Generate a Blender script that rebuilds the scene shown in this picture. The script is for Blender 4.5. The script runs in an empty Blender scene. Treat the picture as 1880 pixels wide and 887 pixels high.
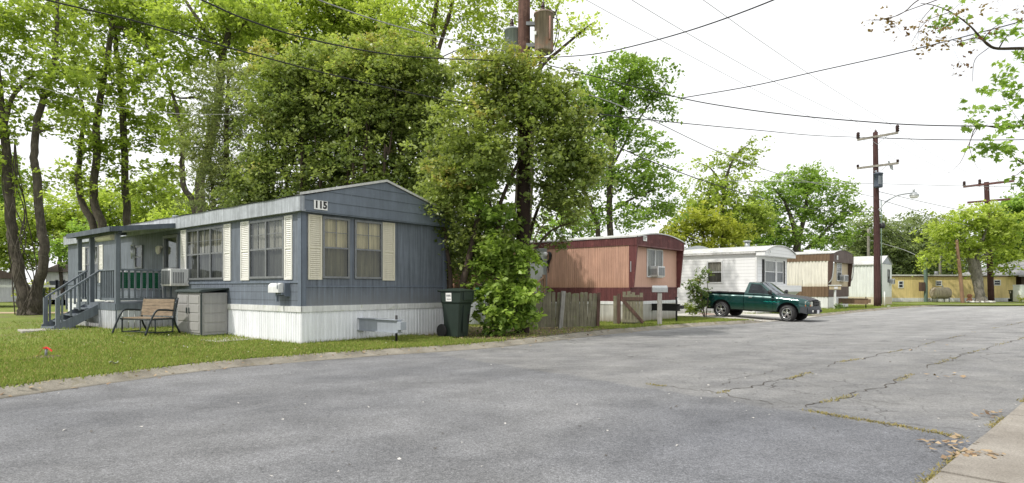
import bpy, bmesh, math, random
import numpy as np
from mathutils import Vector, Matrix
random.seed(7)
rng = np.random.default_rng(7)
scene = bpy.context.scene
COL = scene.collection
PI = math.pi
def R(d): return math.radians(d)

# ------------------------------------------------------------------ camera model (level camera, eye 1.3 m above the lawn)
FPX, CX, HY, EYE = 1104.0, 940.0, 529.0, 1.3
def at(px, py, Y):
    return Vector(((px-CX)/FPX*Y, Y, EYE+(HY-py)/FPX*Y))
def gnd(px, py, z=0.0):
    Y = (EYE-z)*FPX/(py-HY)
    return Vector(((px-CX)/FPX*Y, Y, z))
def sm(a, b, x):
    t = min(1, max(0, (x-a)/(b-a))); return t*t*(3-2*t)

class Frame:
    """a home's own axes: x along its street end, y along its long side"""
    def __init__(s, cx, cy, deg):
        s.c = (cx, cy); s.th = R(deg); s.u = (math.cos(s.th), math.sin(s.th)); s.v = (-s.u[1], s.u[0])
    def w(s, x, y, z=0.0):
        return Vector((s.c[0]+x*s.u[0]+y*s.v[0], s.c[1]+x*s.u[1]+y*s.v[1], z))
    def fx(s, px, y=0.0):
        r = (px-CX)/FPX; ox = s.c[0]+y*s.v[0]; oy = s.c[1]+y*s.v[1]
        return (r*oy-ox)/(s.u[0]-r*s.u[1])
    def sy(s, px, x=0.0):
        r = (px-CX)/FPX; ox = s.c[0]+x*s.u[0]; oy = s.c[1]+x*s.u[1]
        return (r*oy-ox)/(s.v[0]-r*s.v[1])
    def z(s, x, y, py):
        return EYE+(HY-py)/FPX*s.w(x, y).y
    def loc(s, X, Y):
        a, b = X-s.c[0], Y-s.c[1]
        return (a*s.u[0]+b*s.u[1], a*s.v[0]+b*s.v[1])

F1 = Frame(-4.88, 13.93, 51)      # blue home
F2 = Frame(4.40, 22.4, 51)        # salmon home
F3 = Frame(12.2, 30.0, 47)        # white home
F4 = Frame(20.0, 38.0, 45)        # brown and cream home
F5 = Frame(28.4, 46.3, 47)        # far white home

def hgt(X, Y):
    x, y = F1.loc(X, Y)
    return 0.16*sm(1, 7, y)*sm(-4.6, -2.4, x)

# ------------------------------------------------------------------ node helpers
class N:
    def __init__(s, name):
        s.m = bpy.data.materials.new(name); s.m.use_nodes = True
        s.t = s.m.node_tree; s.b = s.t.nodes['Principled BSDF']; s.o = s.t.nodes['Material Output']
    def n(s, typ, **kw):
        d = s.t.nodes.new(typ)
        for k, v in kw.items():
            if k.startswith('_'): setattr(d, k[1:], v)
            else: s.set(d.inputs[k], v)
        return d
    def set(s, inp, v):
        if hasattr(v, 'is_output'): s.t.links.new(v, inp)
        elif isinstance(v, (tuple, list)) and len(v) == 3 and inp.type == 'RGBA': inp.default_value = (*v, 1)
        else: inp.default_value = v
    def obj(s): return s.n('ShaderNodeTexCoord').outputs['Object']
    def pos(s): return s.n('ShaderNodeNewGeometry').outputs['Position']
    def scale(s, vec, sc):
        d = s.n('ShaderNodeVectorMath', _operation='MULTIPLY'); s.set(d.inputs[0], vec); d.inputs[1].default_value = sc
        return d.outputs[0]
    def noise(s, vec, scale, detail=4, rough=.6, dist=0):
        d = s.n('ShaderNodeTexNoise', Vector=vec, Scale=scale, Detail=detail, Roughness=rough, Distortion=dist)
        return d.outputs['Fac']
    def math(s, op, a, b=None, clamp=False):
        d = s.n('ShaderNodeMath', _operation=op, _use_clamp=clamp); s.set(d.inputs[0], a)
        if b is not None: s.set(d.inputs[1], b)
        return d.outputs[0]
    def rng(s, v, a, b, c=0., e=1.):
        d = s.n('ShaderNodeMapRange', **{'Value': v, 'From Min': a, 'From Max': b, 'To Min': c, 'To Max': e}); return d.outputs[0]
    def mix(s, f, a, b, mode='MIX'):
        d = s.n('ShaderNodeMix', _data_type='RGBA', _blend_type=mode)
        s.set(d.inputs[0], f); s.set(d.inputs[6], a); s.set(d.inputs[7], b)
        return d.outputs[2]
    def mulc(s, col, f):
        return s.mix(1.0, col, f, 'MULTIPLY')
    def sep(s, vec):
        d = s.n('ShaderNodeSeparateXYZ', Vector=vec); return d.outputs
    def bump(s, h, strength=.3, dist=.02):
        d = s.n('ShaderNodeBump', Height=h, Strength=strength, Distance=dist)
        s.t.links.new(d.outputs[0], s.b.inputs['Normal'])
    def fin(s, col, rough=.7, metal=0., spec=.4):
        s.set(s.b.inputs['Base Color'], col); s.set(s.b.inputs['Roughness'], rough)
        s.set(s.b.inputs['Metallic'], metal); s.set(s.b.inputs['Specular IOR Level'], spec)
        return s.m

def weather(name, col, var=.25, scale=2.5, rough=.65, streak=.2, bump=.15, metal=0., spec=.35, dirt=None, groove=None, wood=None, zdirt_shade=None, laps=None, chips=None):
    """painted / bare surface with mottling, vertical run marks, optional grooves, laps, low dirt and painted low shade, chips"""
    n = N(name); o = n.obj()
    a = n.noise(o, scale, 6, .65)
    f = n.rng(a, .25, .75, 1-var, 1+var*.6)
    c = n.mulc(col, n.mix(0, f, f))
    b = n.noise(n.scale(o, (9, 9, .5) if wood is None else wood), 1.5, 5, .6)
    c = n.mulc(c, n.rng(b, .35, .65, 1-streak, 1+streak*.35))
    fine = n.noise(o, 60, 3, .6)
    c = n.mulc(c, n.rng(fine, .3, .7, .93, 1.05))
    h = n.math('ADD', n.math('MULTIPLY', fine, .3), n.math('MULTIPLY', b, .7))
    if dirt is not None:
        dn = n.noise(o, scale*1.7, 7, .7, .4)
        c = n.mix(n.rng(dn, .56, .74), c, dirt)
    xyz = n.sep(o)
    if groove:
        s = n.math('ADD', xyz[0], xyz[1])
        w = n.math('PINGPONG', s, groove*.5)
        g = n.rng(w, .004, .016)
        c = n.mulc(c, n.rng(g, 0, 1, .72, 1)); h = n.math('ADD', h, n.math('MULTIPLY', g, .8))
    if laps:
        w = n.math('FRACT', n.math('DIVIDE', xyz[2], laps))
        c = n.mulc(c, n.rng(w, .0, .13, .52, 1)); h = n.math('ADD', h, n.math('MULTIPLY', w, -1.0))
    if zdirt_shade:
        z0, z1, dc = zdirt_shade
        e = n.math('ADD', xyz[2], n.math('MULTIPLY', n.math('SUBTRACT', b, .5), (z1-z0)*1.2))
        c = n.mix(n.rng(e, z0, z1, .75, 0), c, dc)
    if chips is not None:
        cn = n.noise(n.scale(o, (2.5, 2.5, 1)), 3.2, 8, .75, .8)
        c = n.mix(n.rng(cn, .665, .69), c, chips)
    n.bump(h, bump, .01)
    return n.fin(c, n.rng(a, .3, .7, min(1, rough+.08), max(.05, rough-.08)), metal, spec)

def plain(name, col, rough=.6, metal=0., spec=.4, var=.12, scale=8):
    n = N(name); o = n.obj()
    a = n.noise(o, scale, 5, .6)
    return n.fin(n.mulc(col, n.rng(a, .3, .7, 1-var, 1+var*.5)), n.rng(a, .3, .7, min(1, rough*1.1), rough*.9), metal, spec)

def leafmat(name, dark, light, tip=None, tl=.42, rough=.5, spec=.3):
    n = N(name)
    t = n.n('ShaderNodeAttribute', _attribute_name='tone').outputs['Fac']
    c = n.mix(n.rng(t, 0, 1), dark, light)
    if tip: c = n.mix(n.rng(t, .95, 1.2, 0, .8), c, tip)
    big = n.noise(n.obj(), .55, 3, .6)
    c = n.mulc(c, n.rng(big, .3, .7, .72, 1.2))
    n.fin(c, rough, 0, spec)
    tr = n.n('ShaderNodeBsdfTranslucent', Color=n.mulc(c, (1.25, 1.3, .7, 1)))
    mx = n.n('ShaderNodeMixShader', Fac=tl)
    n.t.links.new(n.b.outputs[0], mx.inputs[1]); n.t.links.new(tr.outputs[0], mx.inputs[2])
    n.t.links.new(mx.outputs[0], n.o.inputs[0])
    return n.m

def glassmat(name, tint, refl=.12, clear=.75):
    n = N(name)
    gl = n.n('ShaderNodeBsdfGlossy', Color=(.9, .95, 1, 1), Roughness=.03)
    tr = n.n('ShaderNodeBsdfTransparent', Color=(*tint, 1))
    df = n.n('ShaderNodeBsdfDiffuse', Color=(.02, .025, .028, 1))
    m0 = n.n('ShaderNodeMixShader', Fac=clear)
    n.t.links.new(df.outputs[0], m0.inputs[1]); n.t.links.new(tr.outputs[0], m0.inputs[2])
    fr = n.n('ShaderNodeLayerWeight', Blend=.5)
    nz = n.noise(n.obj(), 1.7, 2)
    bmp = n.n('ShaderNodeBump', Height=nz, Strength=.05, Distance=.1); n.t.links.new(bmp.outputs[0], gl.inputs['Normal'])
    f = n.math('ADD', n.math('ADD', n.math('MULTIPLY', n.math('POWER', fr.outputs['Facing'], 4.), .45), .04), refl, True)
    mx = n.n('ShaderNodeMixShader', Fac=f)
    n.t.links.new(m0.outputs[0], mx.inputs[1]); n.t.links.new(gl.outputs[0], mx.inputs[2])
    n.t.links.new(mx.outputs[0], n.o.inputs[0])
    return n.m

# ------------------------------------------------------------------ mesh builder
class MB:
    def __init__(s): s.v = []; s.f = []; s.mi = []; s.sm = []
    def add(s, vs, fs, mi=0, smooth=False):
        b = len(s.v); s.v += [tuple(p) for p in vs]
        for f in fs: s.f.append([b+i for i in f]); s.mi.append(mi); s.sm.append(smooth)
        return s
    def box(s, x0, x1, y0, y1, z0, z1, mi=0):
        if x0 > x1: x0, x1 = x1, x0
        if y0 > y1: y0, y1 = y1, y0
        if z0 > z1: z0, z1 = z1, z0
        vs = [(x0,y0,z0),(x1,y0,z0),(x1,y1,z0),(x0,y1,z0),(x0,y0,z1),(x1,y0,z1),(x1,y1,z1),(x0,y1,z1)]
        return s.add(vs, [(0,3,2,1),(4,5,6,7),(0,1,5,4),(1,2,6,5),(2,3,7,6),(3,0,4,7)], mi)
    def bar(s, p, q, w, h, up=(0,0,1), mi=0, w2=None, h2=None):
        """rectangular bar from p to q; w across, h along 'up'"""
        p, q = Vector(p), Vector(q); d = (q-p).normalized(); u = Vector(up)
        if abs(d.dot(u)) > .98: u = Vector((1,0,0)) if abs(d.x) < .9 else Vector((0,1,0))
        a = d.cross(u).normalized(); u = a.cross(d)
        vs = []
        for c, ww, hh in ((p, w, h), (q, w2 or w, h2 or h)):
            for i, j in ((-1,-1),(1,-1),(1,1),(-1,1)): vs.append(c+a*(i*ww/2)+u*(j*hh/2))
        return s.add(vs, [(0,1,2,3),(7,6,5,4),(0,4,5,1),(1,5,6,2),(2,6,7,3),(3,7,4,0)], mi)
    def tube(s, pts, rs, n=8, mi=0, cap=True, smooth=True):
        pts = [Vector(p) for p in pts]
        if not isinstance(rs, (list, tuple)): rs = [rs]*len(pts)
        vs, fs = [], []; prev = None
        for i, p in enumerate(pts):
            d = (pts[min(i+1, len(pts)-1)]-pts[max(i-1, 0)]).normalized()
            if prev is None:
                a = d.cross(Vector((0,0,1)))
                if a.length < .1: a = d.cross(Vector((1,0,0)))
            else: a = prev-d*prev.dot(d)
            a.normalize(); prev = a; b = d.cross(a)
            for k in range(n):
                t = 2*PI*k/n; vs.append(p+(a*math.cos(t)+b*math.sin(t))*rs[i])
        for i in range(len(pts)-1):
            for k in range(n):
                k2 = (k+1) % n; fs.append((i*n+k, i*n+k2, (i+1)*n+k2, (i+1)*n+k))
        s.add(vs, fs, mi, smooth)
        if cap:
            b = len(s.v)-len(vs)
            s.f.append([b+k for k in range(n)][::-1]); s.mi.append(mi); s.sm.append(False)
            e = b+(len(pts)-1)*n; s.f.append([e+k for k in range(n)]); s.mi.append(mi); s.sm.append(False)
        return s
    def cyl(s, p, q, r, n=16, mi=0, r2=None): return s.tube([p, q], [r, r if r2 is None else r2], n, mi)
    def lathe(s, prof, c=(0,0,0), ax='z', n=24, mi=0, smooth=True):
        """prof: (radius, height) pairs turned about an axis"""
        vs, fs = [], []; c = Vector(c)
        for r, h in prof:
            for k in range(n):
                t = 2*PI*k/n; a, b = r*math.cos(t), r*math.sin(t)
                vs.append(c+Vector({'z': (a,b,h), 'y': (a,h,b), 'x': (h,a,b)}[ax]))
        for i in range(len(prof)-1):
            for k in range(n):
                k2 = (k+1) % n; fs.append((i*n+k, i*n+k2, (i+1)*n+k2, (i+1)*n+k))
        return s.add(vs, fs, mi, smooth)
    def prism(s, pts, d, mi=0):
        """planar polygon pushed along d"""
        n = len(pts); d = Vector(d); vs = [Vector(p) for p in pts]+[Vector(p)+d for p in pts]
        fs = [tuple(range(n))[::-1], tuple(range(n, 2*n))]+[(i, (i+1) % n, n+(i+1) % n, n+i) for i in range(n)]
        return s.add(vs, fs, mi)
    def quad(s, a, b, c, d, mi=0, smooth=False): return s.add([a,b,c,d], [(0,1,2,3)], mi, smooth)
    def grid(s, fn, nu, nv, mi=0, smooth=True):
        vs = [fn(i/nu, j/nv) for i in range(nu+1) for j in range(nv+1)]
        fs = [(i*(nv+1)+j, (i+1)*(nv+1)+j, (i+1)*(nv+1)+j+1, i*(nv+1)+j+1) for i in range(nu) for j in range(nv)]
        return s.add(vs, fs, mi, smooth)
    def text(s, txt, size, fn, mi=0, bold=.0):
        cu = bpy.data.curves.new('lettering', 'FONT'); cu.body = txt; cu.size = size; cu.offset = bold
        cu.align_x = 'CENTER'; cu.align_y = 'CENTER'
        o = bpy.data.objects.new('lettering', cu); COL.objects.link(o)
        me = bpy.data.meshes.new_from_object(o.evaluated_get(bpy.context.evaluated_depsgraph_get()))
        s.add([fn(v.co.x, v.co.y) for v in me.vertices], [tuple(p.vertices) for p in me.polygons], mi)
        bpy.data.objects.remove(o); bpy.data.meshes.remove(me); bpy.data.curves.remove(cu)
        return s
    def build(s, name, mats, parent=None, bevel=0, smooth=None, sub=0):
        me = bpy.data.meshes.new(name); me.from_pydata(s.v, [], s.f)
        if not isinstance(mats, (list, tuple)): mats = [mats]
        for m in mats: me.materials.append(m)
        me.polygons.foreach_set('material_index', s.mi)
        me.polygons.foreach_set('use_smooth', s.sm if smooth is None else [smooth]*len(s.f))
        bm = bmesh.new(); bm.from_mesh(me)
        bmesh.ops.recalc_face_normals(bm, faces=bm.faces); bm.to_mesh(me); bm.free()
        me.update()
        o = bpy.data.objects.new(name, me); COL.objects.link(o)
        if parent is not None: o.parent = parent
        if bevel:
            b = o.modifiers.new('bevel', 'BEVEL'); b.width = bevel; b.segments = 2; b.limit_method = 'ANGLE'; b.angle_limit = R(40)
        return o

def thing(name, label, cat, loc=(0,0,0), rotz=0., group=None):
    o = bpy.data.objects.new(name, None); COL.objects.link(o); o.empty_display_size = .2
    o.location = loc; o.rotation_euler = (0, 0, rotz); o['label'] = label; o['category'] = cat
    if group: o['group'] = group
    return o
def tag(o, label, cat, group=None):
    o['label'] = label; o['category'] = cat
    if group: o['group'] = group
    return o
def structure(o, label=None):
    o['kind'] = 'structure'
    if label: o['label'] = label
    return o
def part(mb, name, mats, parent, **k): return mb.build(name, mats, parent, **k)
def dup(root, loc, rotz, label, group=None):
    r = root.copy(); COL.objects.link(r); r.location = loc; r.rotation_euler = (0, 0, rotz); r['label'] = label
    if group: r['group'] = group
    for ch in list(root.children):
        c = ch.copy(); COL.objects.link(c); c.parent = r
        for g in list(ch.children):
            d = g.copy(); COL.objects.link(d); d.parent = c
    return r
def smooth_line(pts, k=6):
    P = [Vector(p) for p in pts]; P = [P[0]*2-P[1]]+P+[P[-1]*2-P[-2]]; out = []
    for i in range(1, len(P)-2):
        a, b, c, d = P[i-1:i+3]
        for j in range(k):
            t = j/k
            out.append(.5*((2*b)+(c-a)*t+(2*a-5*b+4*c-d)*t*t+(3*b-a-3*c+d)*t**3))
    out.append(P[-2]); return out

def fast_mesh(name, V, nper, mat, tone=None, parent=None, smooth=False):
    """many equal polygons (leaves, blades) at once"""
    V = np.asarray(V, dtype=np.float32).reshape(-1, 3); nv = len(V); nf = nv//nper
    me = bpy.data.meshes.new(name); me.vertices.add(nv); me.loops.add(nv); me.polygons.add(nf)
    me.vertices.foreach_set('co', V.ravel()); me.loops.foreach_set('vertex_index', np.arange(nv, dtype=np.int32))
    me.polygons.foreach_set('loop_start', np.arange(0, nv, nper, dtype=np.int32))
    me.polygons.foreach_set('loop_total', np.full(nf, nper, dtype=np.int32))
    me.update(calc_edges=True); me.materials.append(mat)
    if tone is not None:
        a = me.attributes.new('tone', 'FLOAT', 'POINT'); a.data.foreach_set('value', np.repeat(tone, nper).astype(np.float32))
    o = bpy.data.objects.new(name, me); COL.objects.link(o)
    if parent is not None: o.parent = parent
    return o

LOBED = np.array([(0,0),(.16,.06),(.5,.1),(.33,.3),(.46,.56),(.2,.5),(0,1),(-.2,.5),(-.46,.56),(-.33,.3),(-.5,.1),(-.16,.06)])
DIAMOND = np.array([(0,0),(.33,.45),(0,1),(-.33,.45)])
SLIM = np.array([(0,0),(.2,.4),(0,1),(-.2,.4)])
def leaf_cloud(centers, sig, nper, size, shape=DIAMOND, droop=.3, up=.7, flat=.6, tone_c=None, tnoise=.12):
    """leaves scattered round clump centres -> vertices, tones"""
    C = np.asarray(centers, dtype=float); k = len(C)
    idx = np.repeat(np.arange(k), nper); n = len(idx)
    cs = rng.uniform(.5, 1.5, k)
    off = rng.normal(size=(n, 3))*np.array([1, 1, flat])*(sig*cs[idx])[:, None]
    off[:, 2] -= .25*(off[:, 0]**2+off[:, 1]**2)/max(sig, .05)*.5
    P = C[idx]+off
    nr = rng.normal(size=(n, 3))*.6+np.array([0, 0, up]); nr /= np.linalg.norm(nr, axis=1)[:, None]
    t = rng.normal(size=(n, 3))+np.array([0, 0, -droop]); t -= nr*(t*nr).sum(1)[:, None]; t /= np.linalg.norm(t, axis=1)[:, None]
    b = np.cross(nr, t); s = size*rng.uniform(.6, 1.3, n)
    V = P[:, None, :]+t[:, None, :]*(shape[None, :, 1, None]*s[:, None, None])+b[:, None, :]*(shape[None, :, 0, None]*s[:, None, None])
    V = V-nr[:, None, :]*(np.abs(shape[None, :, 0, None])*s[:, None, None]*.25)
    tc = rng.uniform(.15, .85, k) if tone_c is None else tone_c
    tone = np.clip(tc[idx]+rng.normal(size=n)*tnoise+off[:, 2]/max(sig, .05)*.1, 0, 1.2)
    return V.reshape(-1, 3), tone
# ------------------------------------------------------------------ materials
M = {}
M['blue'] = weather('blue_siding', (.165, .19, .228), .24, 1.2, .6, .34, .25, groove=.41, zdirt_shade=(.85, 1.3, (.2, .21, .22)), chips=(.27, .29, .31))
M['blue_lap'] = weather('blue_lap_siding', (.16, .186, .226), .22, 1.2, .6, .2, .3, laps=.2, chips=(.34, .38, .42))
M['blue_trim'] = weather('blue_trim', (.155, .185, .23), .2, 2, .6, .2, .2, chips=(.32, .36, .4))
M['fascia'] = weather('weathered_fascia', (.42, .45, .49), .3, 3, .7, .3, .3, dirt=(.27, .29, .31))
M['roof'] = weather('roof_sheet', (.62, .62, .61), .25, 1.5, .5, .2, .2, dirt=(.4, .39, .37))
M['skirt'] = weather('white_skirting', (.82, .84, .87), .08, 1.5, .55, .12, .1, zdirt_shade=(-.08, .1, (.36, .31, .25)))
M['skirt_cap'] = weather('skirting_cap', (.7, .71, .7), .15, 3, .6, .2, .1, dirt=(.38, .42, .25))
M['shutter'] = weather('cream_shutter', (.72, .68, .55), .1, 2, .5, .1, .05)
M['shutter_lit'] = weather('sunlit_shutter', (.78, .77, .72), .1, 2, .5, .1, .05)  # sunlit copy of the cream shutters; the light is in the colour
M['frame_dark'] = weather('dull_aluminium_frame', (.22, .23, .24), .2, 6, .45, .1, .1, metal=.3)
M['frame_white'] = plain('white_window_frame', (.72, .73, .73), .45)
M['alu'] = plain('bare_aluminium', (.55, .57, .58), .38, .7)
M['glass'] = glassmat('window_glass', (.85, .86, .84), .0, .95)
M['screen'] = glassmat('screened_window_glass', (.5, .52, .52), .0, .85)
M['glass_dark'] = glassmat('dark_window_glass', (.22, .25, .26), .0, .6)
M['curtain'] = weather('cream_curtain', (.72, .63, .4), .2, 2, .9, .35, .1)
M['curtain_g'] = weather('grey_curtain', (.38, .37, .33), .25, 2, .9, .4, .1)
M['dark'] = plain('dark_interior', (.02, .022, .025), .9)
M['black'] = plain('black_paint', (.018, .018, .02), .5)
M['sign'] = plain('white_sign', (.85, .85, .83), .5)
M['deck'] = weather('grey_blue_deck_paint', (.15, .175, .205), .25, 3, .6, .25, .2, chips=(.3, .32, .33))
M['deck_skirt'] = weather('pale_grey_boards', (.5, .52, .56), .2, 3, .7, .3, .2, zdirt_shade=(0., .35, (.3, .27, .22)))
M['greyplastic'] = weather('taupe_plastic', (.35, .345, .335), .08, 1.5, .5, .12, .05)
M['greenplastic'] = weather('dark_green_plastic', (.03, .045, .037), .2, 3, .42, .1, .05)
M['boxlid'] = weather('dark_grey_green_lid', (.045, .06, .06), .15, 3, .45, .1, .05)
M['rubber'] = plain('rubber', (.025, .025, .026), .75)
M['benchmetal'] = plain('dark_metal_tube', (.022, .03, .034), .45, .3)
M['benchwood'] = weather('weathered_bench_wood', (.27, .205, .14), .3, 4, .75, .35, .3, wood=(3, 3, 30), dirt=(.2, .13, .08))
M['webbing'] = weather('green_webbing', (.012, .14, .065), .2, 10, .7, .1, .2)
M['terracotta'] = weather('terracotta', (.3, .14, .08), .3, 6, .8, .2, .2)
M['salmon'] = weather('salmon_siding', (.56, .335, .25), .18, 1.2, .55, .22, .1, zdirt_shade=(1.25, 1.7, (.42, .24, .16)))
M['maroon'] = weather('maroon_siding', (.15, .052, .052), .25, 2, .55, .25, .1, dirt=(.28, .1, .09))
M['greyskirt'] = weather('cream_grey_skirting', (.52, .51, .47), .15, 2, .6, .25, .1, groove=.22, zdirt_shade=(0, .3, (.25, .2, .14)))
M['whitelap'] = weather('white_lap_siding', (.8, .81, .82), .05, .7, .5, .03, .3, laps=.17)
M['whitepaint'] = weather('white_paint', (.75, .76, .76), .12, 2, .55, .15, .1, zdirt_shade=(-.05, .15, (.45, .42, .34)))
M['cream'] = weather('cream_ribbed_siding', (.78, .75, .67), .1, 1.5, .5, .18, .1, zdirt_shade=(1.3, 1.65, (.5, .42, .28)))
M['tan'] = weather('tan_panel', (.55, .46, .31), .15, 2, .6, .15, .1)
M['brown'] = weather('brown_ribbed_siding', (.19, .125, .078), .2, 2, .55, .2, .1)
M['darkbrown'] = weather('dark_brown_panel', (.09, .055, .045), .2, 2, .5, .15, .1)
M['palegreen'] = weather('pale_green_white_siding', (.75, .78, .75), .1, 1.5, .55, .15, .1, zdirt_shade=(.2, .9, (.6, .58, .45)))
M['yellow'] = weather('ochre_yellow_siding', (.77, .61, .28), .14, 1, .6, .2, .1, groove=1.22)
M['fence'] = weather('mossy_grey_fence_boards', (.23, .215, .15), .35, 3, .85, .4, .5, wood=(25, 25, 1.2), dirt=(.15, .19, .06))
M['postgrey'] = weather('silvery_wood_post', (.38, .37, .34), .25, 4, .85, .35, .4, wood=(25, 25, 1.5))
M['brownwood'] = weather('brown_painted_wood', (.115, .068, .052), .3, 4, .8, .3, .3, wood=(25, 25, 1.5))
M['woodrail'] = weather('raw_wood_rail', (.4, .26, .18), .2, 4, .75, .2, .2)
M['pole'] = weather('creosote_pole_low_shade', (.125, .065, .052), .35, 2.5, .85, .45, .6, wood=(14, 14, .6), dirt=(.22, .13, .1), zdirt_shade=(5.0, 7.5, (.02, .016, .014)))  # lower half darkened in the colour to stand for the crown's shade
M['poledark'] = weather('dark_utility_pole', (.075, .035, .032), .3, 2.5, .85, .4, .5, wood=(14, 14, .6))
M['polegrey'] = weather('grey_weathered_pole', (.25, .23, .2), .3, 2.5, .85, .4, .5, wood=(14, 14, .6))
M['poleorange'] = weather('reddish_brown_pole', (.28, .17, .11), .3, 1.2, .85, .3, .4, wood=(14, 14, .6))
M['xarm'] = weather('grey_timber_crossarm', (.3, .28, .24), .3, 4, .85, .3, .4)
M['xarmred'] = weather('red_brown_crossarm', (.13, .06, .055), .3, 4, .85, .3, .4)
M['insul'] = plain('brown_porcelain', (.035, .015, .015), .25)
M['steel'] = plain('galvanised_steel', (.4, .42, .43), .45, .5)
M['drum'] = weather('grey_transformer_paint', (.33, .37, .4), .2, 3, .5, .2, .1)
M['drumrust'] = weather('rust_stained_transformer', (.36, .29, .24), .25, 1.3, .6, .4, .2, dirt=(.4, .2, .14))
M['wire'] = plain('black_cable', (.012, .012, .013), .6)
M['wiregrey'] = plain('grey_wire', (.3, .3, .31), .5)
M['concrete'] = weather('concrete', (.42, .4, .36), .2, 1.5, .9, .1, .4, dirt=(.28, .26, .22))
M['hitch'] = weather('grey_painted_beam', (.32, .35, .39), .1, 3, .5, .1, .05)
M['plate'] = plain('plate_white', (.7, .7, .72), .5)
M['bark'] = weather('rough_bark', (.1, .085, .068), .4, 3, .95, .5, 1.0, wood=(16, 16, 1.6), dirt=(.17, .16, .12))
M['barkpale'] = weather('pale_bark', (.24, .22, .19), .35, 3, .95, .5, .9, wood=(12, 12, 1.6), dirt=(.13, .11, .1))
M['barktwig'] = weather('brown_twig_bark', (.075, .055, .042), .3, 5, .9, .3, .4)
M['vinebark'] = weather('pale_vine_stem', (.2, .17, .13), .3, 5, .9, .3, .4)
M['maple'] = leafmat('spring_maple_leaf', (.2, .27, .045), (.5, .6, .15), tl=.52)
M['maple2'] = leafmat('lime_leaf', (.27, .35, .055), (.56, .65, .17), tl=.52)
M['maple3'] = leafmat('fresh_green_leaf', (.16, .26, .05), (.39, .54, .13), tl=.5)
M['privet'] = leafmat('glossy_evergreen_leaf', (.135, .19, .05), (.42, .49, .15), (.48, .39, .15), tl=.44, rough=.33, spec=.5)
M['olive'] = leafmat('olive_needle_leaf', (.13, .17, .06), (.36, .4, .17), tl=.4)
M['vine'] = leafmat('vine_leaf', (.12, .21, .04), (.42, .56, .12), tl=.45, rough=.4)
M['yellowleaf'] = leafmat('yellow_green_leaf', (.25, .3, .04), (.52, .54, .1), tl=.45)
M['far'] = leafmat('far_hazed_leaf', (.17, .22, .1), (.33, .39, .19), tl=.42)  # distance haze put into the leaf colour by lightening it
M['redleaf'] = leafmat('bronze_young_leaf', (.17, .09, .04), (.34, .25, .1), tl=.4)
M['shrub'] = leafmat('shrub_leaf', (.07, .12, .03), (.26, .35, .1), (.45, .3, .2), tl=.35)

# grass, lawn, road
def lawn_material():
    n = N('lawn_turf'); p = n.pos()
    a = n.noise(p, .45, 5, .6); b = n.noise(p, 3.2, 5, .65); c = n.noise(p, 38, 3, .7)
    g = n.mix(n.rng(a, .3, .7), (.13, .18, .035), (.21, .26, .06))
    g = n.mix(n.rng(b, .5, .72, 0, .75), g, (.3, .29, .1))
    g = n.mulc(g, n.rng(c, .3, .7, .6, 1.25))
    dirt = n.mix(n.noise(p, 14, 5, .7), (.1, .07, .05), (.3, .24, .17))
    # bare soil in the deep shade between the first home, the pole and the broken fence
    x, y, z = n.sep(p)[:3]
    dx = n.math('DIVIDE', n.math('SUBTRACT', x, .3), 3.6); dy = n.math('DIVIDE', n.math('SUBTRACT', y, 17.9), 3.2)
    rr = n.math('ADD', n.math('MULTIPLY', dx, dx), n.math('MULTIPLY', dy, dy))
    rr = n.math('ADD', rr, n.math('MULTIPLY', n.math('SUBTRACT', b, .5), 1.6))
    g = n.mix(n.rng(rr, .55, 1.2, .95, 0), g, dirt)
    bare = n.noise(p, .8, 6, .7, .5)
    g = n.mix(n.rng(bare, .54, .66, 0, .75), g, dirt)
    n.bump(c, .6, .04)
    return n.fin(g, .95, 0, .15)
M['lawn'] = lawn_material()
def far_ground():
    n = N('far_grass'); p = n.pos()
    return n.fin(n.mix(n.noise(p, .08, 5), (.13, .19, .04), (.22, .26, .08)), .95, 0, .1)
M['ground'] = far_ground()
def blade_material(name='grass_blade', dry=False):
    n = N(name); t = n.n('ShaderNodeAttribute', _attribute_name='tone').outputs['Fac']
    c = n.mix(n.rng(t, 0, .8), (.135, .205, .03), (.34, .41, .085)); c = n.mix(n.rng(t, .86, .95), c, (.42, .36, .14))
    if dry: c = n.mix(n.rng(t, 0, 1), (.2, .2, .05), (.42, .34, .15))
    n.fin(c, .6, 0, .25)
    tr = n.n('ShaderNodeBsdfTranslucent', Color=c); mx = n.n('ShaderNodeMixShader', Fac=.35)
    n.t.links.new(n.b.outputs[0], mx.inputs[1]); n.t.links.new(tr.outputs[0], mx.inputs[2]); n.t.links.new(mx.outputs[0], n.o.inputs[0])
    return n.m
M['blade'] = blade_material(); M['drygrass'] = blade_material('dry_crack_grass', True)
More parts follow.
